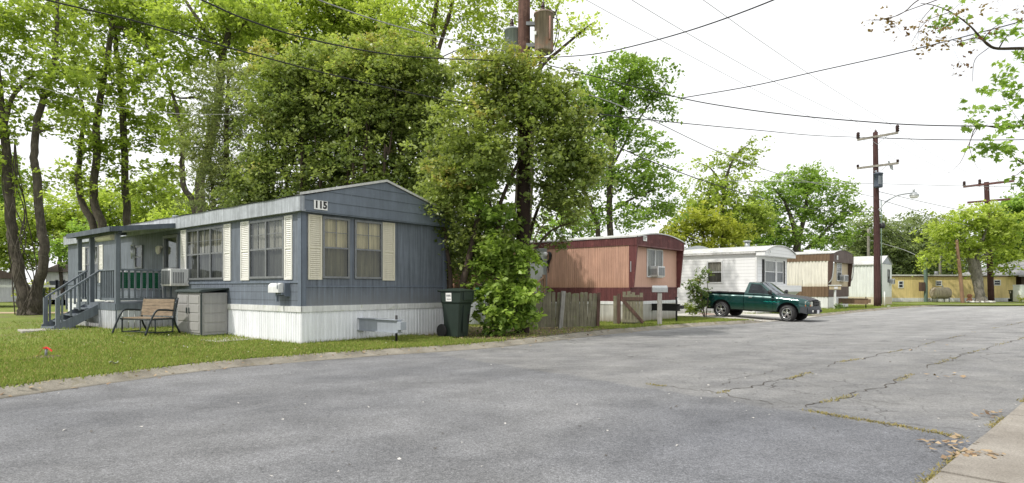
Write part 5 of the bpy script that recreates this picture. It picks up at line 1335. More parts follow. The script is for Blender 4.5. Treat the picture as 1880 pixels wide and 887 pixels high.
def bot(x): return arc_bot(x, .40 if x > -3.3 else .40+.16*sm(-3.3, -3.73, x) if False else (.40+.14*max(0, (-3.3-x)/.7) if x < -3.3 else .40))
def top(x):
    if x < -1.84: return 1.10
    if x < -.55: return 1.10-.02*((x+1.84)/1.29)
    return 1.08-.075*((x+.55)/.9) if x < .35 else 1.005-.13*((x-.35)/.47)**1.6
def halfw(x, k):
    """half width at station x, k from sill (0) to belt (1)"""
    w = HW*(1-.09*max(0, (x-.2)/.65)**2)*(1-.03*max(0, (-3.3-x)/.5))
    prof = .955+.045*math.sin(min(1, k*1.35)*PI/2)-.115*max(0, (k-.74)/.26)**2
    fl = 0
    for a in (0, -WB):
        d = abs(x-a); fl += .022*math.exp(-((d-RA)/.09)**2)*(1-k)**.5
    crease = .016*math.exp(-((k-.42)/.07)**2)
    return w*prof+fl+crease
def stations(x0, x1, n):
    xs = list(np.linspace(x0, x1, n))
    for a in (0, -WB):
        for e in np.linspace(-RA, RA, 25):
            if x0 < a+e < x1: xs.append(a+e)
        for e in (-RA-.002, RA+.002):
            if x0 < a+e < x1: xs.append(a+e)
    return sorted(xs)
def side(m, x0, x1, n, s, inset=0.):
    xs = stations(x0, x1, n); NR = 14; vs = []; fs = []
    for x in xs:
        b, tp = bot(x), top(x)
        for j in range(NR+1):
            z = b+(tp-b)*j/NR; k = (z-.40)/(tp-.40); vs.append((x, s*(halfw(x, k)-inset), z))
        vs.append((x, s*(halfw(x, 1)-.05), tp+.015))
    for i in range(len(xs)-1):
        for j in range(NR+1): fs.append((i*(NR+2)+j, (i+1)*(NR+2)+j, (i+1)*(NR+2)+j+1, i*(NR+2)+j+1))
    m.add(vs, fs, 0, True)
    # lip turned in under the arches and sill
    vs = []; 
    for x in xs: b = bot(x); k = (b-.40)/(top(x)-.40); vs += [(x, s*(halfw(x, k)-inset), b), (x, s*(halfw(x, k)-.16), b+.0)]
    m.add(vs, [(2*i, 2*i+2, 2*i+3, 2*i+1) for i in range(len(xs)-1)], 0, False)
for s in (-1, 1): m = MB(); side(m, -3.74, -1.855, 26, s); part(m, 'bed_side', PAINT, t)
m = MB(); m.grid(lambda u, v: (-3.74-.02*math.sin(PI*v), (2*u-1)*(halfw(-3.74, v)-.0), .56+.55*v), 8, 6); part(m, 'tailgate', PAINT, t)
for s in (-1, 1): m = MB(); side(m, -.60, .82, 22, s); part(m, 'fender', PAINT, t)
m = MB(); m.grid(lambda u, v: (.82+.03*math.cos((u-.5)*PI), (2*u-1)*halfw(.82, .95), .64+.235*v), 10, 3); part(m, 'front_panel', PAINT, t)
for s in (-1, 1):
    m = MB(); side(m, -1.835, -.612, 16, s); o = part(m, 'door', PAINT, t)
    h = MB(); h.box(-1.62,-1.47, s*(HW-.02), s*(HW+.025), .93,.985); part(h, 'handle', BUMP if s > 0 else plain('dull_handle', (.2,.22,.22), .4), o, bevel=.012)
    h = MB(); h.bar((-.68, s*(HW-.04), 1.14), (-.66, s*(HW+.07), 1.17), .05, .05); 
    h.lathe([(0,-.07),(.07,-.06),(.1,-.02),(.105,.04),(.09,.06),(0,.06)], (-.68, s*(HW+.16), 1.2), 'x', 16); part(h, 'mirror', M['black'], o)
    if s < 0:
        h = MB()
        for k in range(12):
            x = -.98+k*.055; zz0 = .785+.012*math.sin(k*1.9); xx = x+.03; h.prism([(x, -(halfw(x,.55)+.004), zz0), (x+.05, -(halfw(x+.05,.55)+.004), zz0+.006), (x+.044, -(halfw(x,.55)+.004), zz0+.02+.01*(k % 3)), (x+.006, -(halfw(x,.55)+.004), zz0+.016)], (0,-.003,0))
        part(h, 'decal', plain('teal_decal', (.01,.36,.3), .4), o)
    h = MB(); g0 = MB()
# hood, cowl
def hoodf(u, v):
    x = -.56+1.38*u; y = (2*v-1); w = halfw(min(x,.8), 1)-.045; return (x+.035*math.cos(y*PI/2)*u, y*w, top(x)+.016+.055*(1-y*y)*(1-.4*u)+.012*math.exp(-((abs(y)-.55)/.1)**2))
m = MB(); m.grid(hoodf, 24, 20); part(m, 'hood', HOOD, t)
# cab roof and pillars
def gy(z): return .845-(z-1.08)/.52*.185
def cabside(m, s, mi=0):
    out = [(-.50,1.085),(-1.16,1.575),(-1.70,1.60),(-1.835,1.10)]; inn = [(-.70,1.12),(-1.19,1.515),(-1.60,1.53),(-1.665,1.13)]
    P = [(x, s*gy(z), z) for x, z in out]; Q = [(x, s*(gy(z)+.0), z) for x, z in inn]; Q2 = [(x, s*(gy(z)-.03), z) for x, z in inn]
    for i in range(4):
        j = (i+1) % 4; m.quad(P[i], P[j], Q[j], Q[i], mi); m.quad(Q[i], Q[j], Q2[j], Q2[i], mi)
    return [(x, s*(gy(z)-.02), z) for x, z in inn]
m = MB(); gq = []
for s in (-1, 1): gq.append(cabside(m, s))
def rooff(u, v):
    x = -1.16-.54*u; y = 2*v-1; z0 = 1.575+.025*u; return (x-.03*0+(.05*(1-y*y) if u < .01 else 0), y*gy(z0), z0+.05*(1-y*y)**.8*(.7+.3*math.sin(PI*u)))
m.grid(rooff, 8, 14)
m.quad((-1.70,-gy(1.6),1.60),(-1.70,gy(1.6),1.60),(-1.715,.6,1.54),(-1.715,-.6,1.54)); m.quad((-1.835,-.845,1.10),(-1.835,.845,1.10),(-1.825,.8,1.16),(-1.825,-.8,1.16))
for s in (-1, 1): m.quad((-1.835,s*.845,1.10),(-1.70,s*gy(1.6),1.60),(-1.715,s*.58,1.54),(-1.82,s*.72,1.16))
m.box(-1.84,-1.80,-.8,.8,.5,1.1)
part(m, 'cab', PAINT, t)
m = MB(); m.grid(lambda u, v: ((-.50+.12*(1-(2*v-1)**2)*(1-u))*(1-u)+(-1.16+.05*(1-(2*v-1)**2))*u, (2*v-1)*((.80)*(1-u)+(.62)*u), 1.10+(1.585-1.10)*u+.02*(1-(2*v-1)**2)), 6, 12); part(m, 'windshield', glassmat('truck_windscreen', (.4,.45,.46), .16, .6), t)
for q in gq: m = MB(); m.quad(*q); part(m, 'side_window', M['glass_dark'], t)
m = MB(); m.quad((-1.715,-.6,1.54),(-1.715,.6,1.54),(-1.825,.8,1.16),(-1.825,-.8,1.16)); part(m, 'rear_window', M['glass_dark'], t)
m = MB(); m.box(-1.75,-1.5,-.7,.7,.7,1.25); m.box(-1.6,-1.05,-.7,.7,.6,.75); m.box(-.72,-.5,-.75,.75,.8,1.1); m.lathe([(.17,-.01),(.19,0),(.17,.01)], (-.85,.36,1.05), 'x', 16); m.box(-1.8,-.5,-.8,.8,.5,.56); part(m, 'interior', M['dark'], t)
m = MB()
for s in (-1, 1): m.box(-3.73,-1.86, s*.76, s*.88, 1.10, 1.135)
m.box(-3.75,-3.68,-.86,.86,1.09,1.13); m.box(-1.9,-1.86,-.8,.8,.7,1.12); m.box(-3.73,-1.86,-.78,.78,.66,.7)
for s in (-1, 1): m.box(-3.73,-1.86, s*.75, s*.77, .7, 1.1)
part(m, 'bed_rail', M['black'], t)
# underbody
m = MB(); m.box(-3.68,.7,-.45,.45,.34,.55); m.box(-1.8,-.55,-.80,.80,.42,.5); m.box(-.5,.6,-.62,.62,.5,.9); m.box(-3.5,-2.2,-.6,.6,.5,.68); m.cyl((-WB,-.7,.34),(-WB,.7,.34),.07,10); m.cyl((0,-.7,.34),(0,.7,.34),.06,10); m.cyl((-1.9,.35,.32),(-3.6,.45,.36),.04,8)
part(m, 'chassis', M['dark'], t)
for a in (0, -WB):
    for s in (-1, 1):
        m = MB(); m.grid(lambda u, v, a=a, s=s: (a+(RA+.01)*math.cos(PI*u), s*(.52+.33*v), .36+(RA+.01)*math.sin(PI*u)), 16, 1); part(m, 'wheel_well', M['dark'], t)
# front end
m = MB(); n = 16
def bmp(u, v):
    y = 2*u-1; x = .93-.16*abs(y)**2.6; return (x, y*.90, .36+.31*v)
m.grid(lambda u, v: (bmp(u, v)[0]+.03*math.sin(PI*v), bmp(u, v)[1], bmp(u, v)[2]), 20, 6); m.grid(lambda u, v: (bmp(u, 1)[0]-.16*v, bmp(u, 1)[1]*(1-.02*v), .67+.0*v), 20, 1); m.grid(lambda u, v: (bmp(u, 0)[0]-.2*v, bmp(u, 0)[1], .36), 20, 1)
for s in (-1, 1): m.quad((.77,s*.90,.36),(.50,s*.885,.42),(.50,s*.885,.64),(.77,s*.90,.67))
part(m, 'bumper', BUMP, t)
m = MB(); m.box(.945,.968,-.5,.5,.42,.52); part(m, 'air_intake', M['dark'], t)
for s in (-1, 1): m = MB(); m.lathe([(0,.02),(.05,.015),(.055,-.02)], (.915, s*.58, .47), 'x', 14); part(m, 'fog_lamp', LAMP, t)
m = MB(); m.box(.955,.975,-.23,.08,.37,.52); part(m, 'licence_plate', M['plate'], t)
m = MB(); m.grid(lambda u, v: (.865+.02*math.cos((u-.5)*PI), (2*u-1)*.44, .655+.225*v), 10, 3); o = part(m, 'grille', M['dark'], t)
m = MB(); m.bar((.895,-.44,.77),(.895,.44,.77),.03,.035); m.bar((.897,0,.68),(.897,0,.86),.035,.03,up=(1,0,0)); m.bar((.885,-.47,.865),(.885,.47,.865),.04,.025); m.bar((.88,-.47,.675),(.88,.47,.675),.04,.025)
for zq in (.715,.815): m.bar((.888,-.44,zq),(.888,.44,zq),.012,.01)
part(m, 'grille_bar', HOOD, o)
for s in (-1, 1):
    m = MB(); m.grid(lambda u, v, s=s: (.865-.19*u**2.2-.01*v, s*(.44+.405*u+.012*v), .675+.19*v+.01*u*v), 8, 3); o = part(m, 'headlight', LAMP, t)
    m = MB(); m.grid(lambda u, v, s=s: (.872-.19*(.45+.55*u)**2.2, s*(.452+.405*(.45+.55*u)), .675+.06*v), 6, 2); part(m, 'indicator', AMB, o)
    m = MB(); m.box(-3.745,-3.85, s*(.80), s*(.868), .74, 1.04); part(m, 'tail_light', REDL, t)
m = MB(); m.box(-3.9,-3.78,-.8,.8,.42,.58); m.bar((-3.8,-.5,.5),(-3.6,-.45,.5),.06,.1); part(m, 'rear_bumper', M['drum'], t, bevel=.02)
m = MB(); m.cyl((-.62,-.75,1.12),(-.40,-.5,1.16),.01,6); m.cyl((-.35,-.2,1.145),(-.5,.35,1.18),.01,6); m.cyl((.1,.82,1.03),(.05,.82,1.75),.006,6); part(m, 'wiper', M['black'], t)
def wheel(x, s, steer=0.):
    T = Matrix.Translation((x, s*.785, .345)) @ Matrix.Rotation(steer, 4, 'Z')
    def place(mb):
        mb.v = [tuple(T @ Vector(p)) for p in mb.v]; return mb
    # outer face towards s
    ty = MB(); ty.lathe([(.215,s*.09),(.235,s*.108),(.30,s*.112),(.335,s*.10),(.345,s*.07),(.345,-s*.09),(.33,-s*.11),(.22,-s*.10)], ax='y', n=36)
    for i in range(30):
        a = 2*PI*i/30; ty.bar((.346*math.cos(a), -.07, .346*math.sin(a)), (.346*math.cos(a), .07, .346*math.sin(a)), .03, .006, up=(math.cos(a),0,math.sin(a)))
    w = part(place(ty), 'wheel', M['rubber'], t)
    rm = MB(); rm.lathe([(.216,s*.092),(.222,s*.104),(.21,s*.106),(.198,s*.085),(.19,s*.03),(.185,-s*.08)], ax='y', n=36); rm.lathe([(0,s*.088),(.045,s*.086),(.06,s*.07),(.07,s*.06)], ax='y', n=20)
    for i in range(5):
        a = 2*PI*i/5+.3
        for da in (-.17, .17):
            rm.bar((.05*math.cos(a+da), s*.066, .05*math.sin(a+da)), (.2*math.cos(a+da*.9), s*.088, .2*math.sin(a+da*.9)), .034, .04, up=(0,1,0))
    rm.lathe([(.195,s*.03),(.06,s*.02),(0,s*.02)], ax='y', n=24, mi=1)
    part(place(rm), 'rim', [CHR, M['dark']], w)
    lt = MB()
    for k0 in (0, PI):
        for i in range(9):
            a0 = k0+.5+i*.21; a1 = a0+.13
            lt.add([(r*math.cos(a), s*.1145, r*math.sin(a)) for r, a in ((.27,a0),(.288,a0),(.288,a1),(.27,a1))], [(0,1,2,3)])
    part(place(lt), 'tyre_lettering', M['steel'], w)
for x in (0, -WB):
    for s in (-1, 1): wheel(x, s, R(-14) if x == 0 else 0)

# ------------------------------------------------------------------ things far left
p = gnd(10, 552, .1); t = thing('parked_car', 'white car half out of the left edge behind the lawn trees', 'car', (p.x-1.2, p.y+6, .0), R(10)); m = MB()
pf = [(-2.1,.35),(-2.15,.75),(-1.7,.95),(-1.0,1.4),(.3,1.42),(1.0,.98),(1.95,.85),(2.1,.6),(2.05,.35)]
m.prism([(x,-.85,z) for x, z in pf], (0,1.7,0)); part(m, 'body', M['whitepaint'], t, bevel=.08)
m = MB()
for yy in (-.86,.855): m.prism([(-1.35,yy,1.0),(-.9,yy,1.33),(.25,yy,1.34),(.75,yy,1.0)], (0,.006,0))
part(m, 'window', M['glass_dark'], t)
for x in (-1.35, 1.3):
    for s in (-1, 1): m = MB(); m.lathe([(0,s*.06),(.2,s*.07),(.3,s*.06),(.31,-s*.1)], (x, s*.8, .31), 'y', 20); part(m, 'wheel', M['rubber'], t)
p2 = gnd(112, 565, .15); t2 = dup(t, (p2.x-.6, p2.y+9, 0.0), R(80), 'white car seen behind the porch steps at far left')
p = gnd(10, 560, .16); wheeled_bin('wheeled_bin', 'dark bin at the left edge before the white car', (p.x, p.y+3, .1), R(-60), 1.1, stick=False)
# far houses left
def far_house(label, px0, px1, Y, zt, dz, wmat, rmat):
    a, b = at(px0, 0, Y), at(px1, 0, Y); t = thing('house', label, 'house', (a.x, Y, 0)); L = b.x-a.x
    m = MB(); m.box(0, L, 0, 6, -.2, zt); part(m, 'wall', wmat, t)
    m = MB(); m.add([(-.4,-.4,zt),(L+.4,-.4,zt),(L+.4,6.4,zt),(-.4,6.4,zt),(-.4,3,zt+dz),(L+.4,3,zt+dz)], [(0,1,5,4),(2,3,4,5),(0,4,3),(1,2,5)]); part(m, 'roof', rmat, t)
    for k in (.15, .45, .75):
        w = MB(); w.box(L*k, L*k+1.0, -.05, .0, 1.0, 2.1); o = part(w, 'window', M['frame_white'], t); g = MB(); g.quad((L*k+.08,-.055,1.08),(L*k+.92,-.055,1.08),(L*k+.92,-.055,2.02),(L*k+.08,-.055,2.02)); part(g, 'pane', M['glass_dark'], o)
    return t
gs = weather('brown_shingle', (.16,.12,.1), .2, 4, .85)
far_house('far white house with dark roof beyond the left lawn trees', -150, -80, 46, 2.1, .8, M['whitepaint'], gs)
far_house('far white house with brown shingle roof seen above the porch steps', 84, 124, 60, 2.9, 1.2, M['whitepaint'], gs)
far_house('long pale mobile home in the trees left of the blue home', 126, 330, 66, 3., .6, M['cream'], M['roof'])
p = gnd(72, 562, .15); t = thing('picket_fence', 'short white picket fence beyond the twin trunk tree', 'fence', (p.x-1.2, p.y+4, 0)); m = MB()
for i in range(16): m.box(i*.16, i*.16+.09, 0, .02, .05, .95)
part(m, 'pickets', M['whitepaint'], t); m = MB(); m.box(0,2.5,.02,.05,.25,.32); m.box(0,2.5,.02,.05,.7,.77); part(m, 'rails', M['whitepaint'], t)
# pale carport roof left edge
p = at(-10, 570, 36); t = thing('carport', 'low carport with flat white roof at the left edge', 'carport', (p.x-3, p.y, 0)); m = MB(); m.box(-3,3.6,-1,4,1.35,1.5); part(m, 'roof', M['whitepaint'], t)
for x in (-2.8, 3.4):
    for y in (-.8, 3.8): m = MB(); m.box(x-.05,x+.05,y-.05,y+.05,0,1.35); part(m, 'post', M['polegrey'], t)
# glimpse of ochre home between blue home and vines
t = thing('shed', 'ochre shed glimpsed behind the bin between blue home and vines', 'shed', tuple(at(850, 560, 30))[:2]+(0,), R(40)); m = MB(); m.box(-2.4,2.4,0,3,-.1,2.6); part(m, 'wall', weather('ochre_board', (.5,.34,.18), .15, 2, .7, groove=.4), t); m = MB(); m.box(-2.6,2.6,-.2,3.2,2.6,2.7); part(m, 'roof', M['roof'], t); m = MB(); m.box(-.5,.5,-.04,0,.0,2.1); part(m, 'door', M['tan'], t)

# arched metal canopy glimpsed between the salmon and white homes
ca, cb = at(1252, 500, 37.5), at(1312, 500, 37.5); cw = cb.x-ca.x
t = thing('canopy', 'grey arched metal canopy roof seen over the white home beside the salmon hood', 'canopy', (ca.x, 37.5, 0)); m = MB()
m.grid(lambda u, v: (cw*u, 4*v, 3.62+.32*math.sin(PI*u)), 16, 4); m.grid(lambda u, v: (cw*u, 0, 3.62+.32*math.sin(PI*u)*v-.12*(1-v)), 16, 2); part(m, 'roof', M['alu'], t)
for x in (.1, cw-.1):
    for y in (.1, 3.9): m = MB(); m.cyl((x,y,0), (x,y,3.62), .05, 8); part(m, 'post', M['steel'], t)
# ------------------------------------------------------------------ vegetation
def stem(Y, pts, dY=0.):
    """trunk path: (px, py, radius) at distance Y"""
    n = len(pts); return [(at(px, py, Y+dY*i/max(1, n-1)), r) for i, (px, py, r) in enumerate(pts)]
def blob(px, py, rx, rz, Y, dens=2.6, ky=.8, tone=None):
    s = Y/FPX; return dict(c=at(px, py, Y), r=Vector((rx*s, (rx+rz)/2*s*ky, rz*s)), dens=dens, tone=tone)
FOL = dict(privet=2.1, olive=2.0, maple=1.3, maple2=1.3, maple3=1.25, vine=1.3, far=1.7, yellowleaf=1.3, redleaf=1.2, shrub=1.)
def tree(name, label, cat, stems, blobs, leaf='maple', bark='bark', size=.13, nper=60, sig=.34, droop=.3, flat=.6, shape=DIAMOND, group=None, branches=70, ground=True, twig=.011, up=.9, hollow=.45, nsub=6, extra=None, stemname='trunk'):
    k_ = FOL.get(leaf, 1.6); size *= 1.28 if leaf != 'redleaf' and shape is not LOBED else 1.1; nper = int(nper*k_)
    base = stems[0][0][0].copy(); base.z = min(0, base.z)
    t = thing(name, label, cat, base, 0, group); t.location = base
    # trunk and limbs
    m = MB(); nodes = []
    for st in stems:
        P = smooth_line([p for p, r in st], 5); rs = []
        for i in range(len(P)):
            k = i/5; a = min(int(k), len(st)-1); b = min(a+1, len(st)-1); rs.append((st[a][1]+(st[b][1]-st[a][1])*(k-a))*.82)
        Q = []
        for i, p in enumerate(P):
            j = rs[i]*.18; q = p+Vector((random.uniform(-j, j), random.uniform(-j, j), 0)); Q.append(q-base); nodes.append((q, rs[i]))
        m.tube(Q, rs, 10 if rs[0] > .1 else 6)
    # clump centres in the crown volumes
    C = []; tn = []
    for b in blobs:
        area = PI*b['r'].x*b['r'].z; n = max(3, int(area*b['dens']))
        for _ in range(n):
            d = Vector((random.gauss(0,1), random.gauss(0,1), random.gauss(0,1))).normalized(); rr = (hollow+(1-hollow)*random.random())**.6 if random.random() < .8 else random.random()
            rr *= random.uniform(.85, 1.12)
            p = b['c']+Vector((d.x*b['r'].x*rr, d.y*b['r'].y*rr, d.z*b['r'].z*rr))
            if p.z < .15: p.z = random.uniform(.1, .5)
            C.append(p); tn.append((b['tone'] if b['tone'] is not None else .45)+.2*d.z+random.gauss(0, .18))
    # branches reach from the limbs to clumps
    order = list(range(len(C))); random.shuffle(order)
    for ci in order[:branches]:
        c = C[ci]; best = min(nodes, key=lambda n: (n[0]-c).length+(2.5*max(0, n[0].z-c.z+.2*(c-n[0]).length))+.0)
        a, r = best; L = (c-a).length
        if L < .15: continue
        mid = a.lerp(c, .5)+Vector((random.uniform(-.1,.1)*L, random.uniform(-.1,.1)*L, .10*L)); r0 = min(r*.55, .012*L+.008)
        pts = smooth_line([a, mid, c], 4); m.tube([p-base for p in pts], [r0+(twig*.5-r0)*i/(len(pts)-1) for i in range(len(pts))], 5, cap=False)
        for i in range(2, len(pts)-1, 2): nodes.append((pts[i], r0*.6))
    if extra: extra(m, base)
    part(m, stemname, M[bark], t)
    # little twigs carrying the leaves: sub-clumps beside each clump centre
    S = []; st_ = []
    for c, k in zip(C, tn):
        for _ in range(nsub):
            S.append((c.x+random.gauss(0, sig), c.y+random.gauss(0, sig), c.z+random.gauss(0, sig*flat))); st_.append(k+random.gauss(0, .1))
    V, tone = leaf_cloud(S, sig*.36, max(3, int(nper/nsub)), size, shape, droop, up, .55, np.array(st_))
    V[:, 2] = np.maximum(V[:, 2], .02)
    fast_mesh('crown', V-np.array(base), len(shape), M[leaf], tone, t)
    return t
# --- left group of tall maples
Y = 26
def vines_on(m, base):
    for k in range(7):
        P = []; a0 = random.uniform(0, 6)
        for i in range(16):
            z = i*.5; f = z/8; c = at(58-30*min(1,f*1.2)-14*f, 577-z*FPX/Y, Y); r = .52*(1-.5*f); a = a0+.5*math.sin(i*.9+k)+i*.12
            P.append(c+Vector((math.cos(a)*r, math.sin(a)*r*1.0-.05, 0))-base)
        m.tube(smooth_line(P, 3), .022, 5, mi=0)
tree('maple_tree', 'thick twin trunked maple with clinging vines at the left edge of the lawn', 'tree',
     [stem(Y, [(52,584,0.515),(50,560,0.406),(40,520,0.281),(30,470,0.250),(22,420,0.242),(17,350,0.234),(12,290,0.211),(3,200,0.172),(-8,100,0.133),(-16,-20,0.078)]),
      stem(Y, [(62,584,0.468),(66,556,0.328),(66,530,0.257),(80,485,0.226),(79,440,0.226),(73,400,0.203),(69,330,0.195),(63,290,0.179),(67,230,0.164),(85,165,0.148),(99,120,0.125),(104,50,0.094),(107,-30,0.055)]),
      stem(Y, [(8,235,0.125),(22,180,0.109),(48,150,0.086),(64,138,0.062)]), stem(Y, [(66,245,0.078),(85,238,0.062),(98,236,0.039)])],
     [blob(30,40,110,90,Y,3.6,1.1), blob(105,130,70,60,Y,3.2), blob(10,190,60,60,Y,2.2), blob(60,330,36,30,Y,1.6), blob(108,215,45,32,Y,1.6), blob(-30,280,50,70,Y,2.5), blob(8,240,22,30,Y,2.5)],
     'maple', size=.155, nper=72, sig=.42, branches=110, extra=vines_on)
Y = 31
tree('maple_tree', 'slender leaning maple with two crossing stems behind the porch roof', 'tree',
     [stem(Y, [(190,580,.33),(188,425,.26),(172,365,.24),(177,290,.22),(177,235,.21),(186,170,.19),(197,110,.17),(206,50,.15),(207,20,.14),(196,0,.11),(180,-50,.06)]),
      stem(Y, [(184,580,.3),(174,425,.22),(152,378,.2),(144,330,.19),(146,290,.16),(152,240,.13),(154,205,.1),(140,150,.06)]), stem(Y, [(206,48,.1),(235,55,.09),(262,75,.07),(275,95,.05)]), stem(Y, [(150,215,.08),(135,205,.06),(118,212,.04)])],
     [blob(185,15,95,75,Y,3.3), blob(145,140,52,52,Y,2.0), blob(150,240,50,50,Y,3.0), blob(130,310,36,32,Y,2.6), blob(240,150,40,36,Y,1.5), blob(200,130,40,45,Y,2.4), blob(178,320,30,40,Y,1.6)],
     'maple', size=.165, nper=70, sig=.42, branches=90)
Y = 32
tree('maple_tree', 'straight single stem maple right of the crossing stems behind the porch', 'tree',
     [stem(Y, [(239,580,.28),(234,420,.23),(231,360,.22),(228,280,.21),(226,220,.2),(222,165,.19),(214,100,.15),(212,70,.13),(206,20,.1),(200,-40,.05)]), stem(Y, [(224,180,.07),(262,140,.06),(290,100,.04)])],
     [blob(270,110,55,55,Y,1.9), blob(225,290,34,45,Y,1.4), blob(285,230,55,62,Y,2.6), blob(262,20,65,60,Y,2.6), blob(222,215,28,45,Y,2.0), blob(285,330,45,40,Y,2.6)],
     'maple', size=.165, nper=70, sig=.42, branches=80)
Y = 29
tree('maple_tree', 'tall forked maple rising behind the middle of the blue home', 'tree',
     [stem(Y, [(372,585,.34),(368,395,.28),(368,330,.26),(385,270,.24),(400,200,.23),(405,130,.22),(409,95,.2),(424,40,.15),(432,-40,.09)]),
      stem(Y, [(369,560,.22),(358,388,.18),(338,345,.16),(334,300,.14),(336,270,.12),(325,200,.1),(308,150,.07)]), stem(Y, [(408,95,.13),(388,70,.12),(360,30,.1),(330,-15,.07)]), stem(Y, [(409,95,.1),(450,40,.08),(470,10,.06)]), stem(Y, [(400,195,.08),(365,180,.07),(330,180,.05),(310,170,.04)])],
     [blob(350,50,95,80,Y,2.7), blob(300,150,60,60,Y,2.3), blob(440,30,80,60,Y,3.0), blob(330,270,50,60,Y,2.2), blob(400,130,50,50,Y,2.0)],
     'maple', size=.16, nper=70, sig=.42, branches=110)
Y = 35
tree('maple_tree', 'broad bright maple crown above the evergreens left of the pole', 'tree',
     [stem(Y, [(565,580,.35),(560,300,.25),(555,130,.2),(530,40,.14),(510,-40,.08)]), stem(Y, [(560,200,.18),(600,80,.14),(640,-20,.08)]), stem(Y, [(558,150,.14),(490,40,.1),(470,-20,.06)])],
     [blob(560,40,110,80,Y,4.6,tone=.6), blob(480,100,60,70,Y,3.6), blob(450,20,70,50,Y,3.4), blob(660,40,80,60,Y,5.0,tone=.6), blob(610,-30,120,50,Y,4), blob(720,70,60,50,Y,4.5,tone=.6)],
     'maple2', size=.17, nper=70, sig=.45, branches=120)
Y = 27
tree('maple_tree', 'sparse lime green tree with pale limbs behind the transformers', 'tree',
     [stem(Y, [(820,580,.3),(815,300,.24),(800,120,.19),(795,60,.16),(802,10,.12),(812,-50,.08)]), stem(Y, [(800,110,.12),(815,60,.11),(830,10,.1),(840,-40,.06)]),
      stem(Y, [(965,560,.2),(980,200,.13),(990,130,.1),(1030,90,.08),(1075,52,.05),(1092,40,.02)]), stem(Y, [(990,130,.08),(1000,70,.06),(1025,10,.04),(1035,-30,.02)])],
     [blob(750,20,80,60,Y,5.2,tone=.65), blob(860,35,60,60,Y,4.6,tone=.65), blob(900,80,50,45,Y,3.6,tone=.6), blob(1030,50,50,60,Y,1.5,tone=.6), blob(1075,60,30,30,Y,.8,tone=.6), blob(900,-30,120,45,Y,3.2,tone=.6), blob(990,0,60,40,Y,1.6)],
     'maple2', size=.13, nper=55, sig=.38, branches=170, bark='barktwig')
# --- evergreen mass behind the blue home
Y = 24.5
tree('evergreen_tree', 'drooping olive green evergreen at the left of the dark screen behind the blue home', 'tree',
     [stem(Y, [(425,580,.2),(420,380,.15),(415,250,.12),(420,130,.05)]), stem(Y, [(450,580,.18),(452,380,.13),(460,250,.1)]), stem(Y, [(395,580,.14),(392,390,.1),(385,280,.06)])],
     [blob(420,180,55,75,Y,5.5), blob(380,270,50,70,Y,4.0), blob(440,310,60,60,Y,5.5), blob(425,365,70,26,Y,7,tone=.25)],
     'olive', size=.10, nper=95, sig=.4, droop=1.2, shape=SLIM*np.array([1,1.5]), branches=110, bark='barktwig')
Y = 22.5
def multi(Y, xs, y0, y1, r=.085, spread=16):
    out = []
    for x in xs:
        a = random.uniform(-spread, spread); out.append(stem(Y+random.uniform(-.8,.8), [(x-a*.3,585,r*1.25),(x,470,r),(x+a*.4,(y0+y1)/2+60,r*.8),(x+a,y0,r*.6),(x+a*1.6+random.uniform(-8,8),y1,r*.25)]))
    return out
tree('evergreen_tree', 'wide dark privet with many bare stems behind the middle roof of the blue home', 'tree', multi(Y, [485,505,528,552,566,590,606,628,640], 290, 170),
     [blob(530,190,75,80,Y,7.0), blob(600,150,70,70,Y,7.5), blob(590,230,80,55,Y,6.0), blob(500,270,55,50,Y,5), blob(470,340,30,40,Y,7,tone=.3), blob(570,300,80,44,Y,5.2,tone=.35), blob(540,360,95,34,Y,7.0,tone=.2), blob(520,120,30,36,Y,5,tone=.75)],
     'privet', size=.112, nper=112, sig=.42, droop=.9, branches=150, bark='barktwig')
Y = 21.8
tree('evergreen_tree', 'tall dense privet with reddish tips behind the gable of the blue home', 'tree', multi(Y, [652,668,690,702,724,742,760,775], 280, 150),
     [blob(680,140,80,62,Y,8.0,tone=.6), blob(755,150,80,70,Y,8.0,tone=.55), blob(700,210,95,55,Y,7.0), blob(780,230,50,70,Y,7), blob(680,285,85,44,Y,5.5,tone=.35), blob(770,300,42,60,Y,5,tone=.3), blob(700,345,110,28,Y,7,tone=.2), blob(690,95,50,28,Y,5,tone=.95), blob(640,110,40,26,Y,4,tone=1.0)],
     'privet', size=.112, nper=112, sig=.42, droop=.9, branches=150, bark='barktwig')
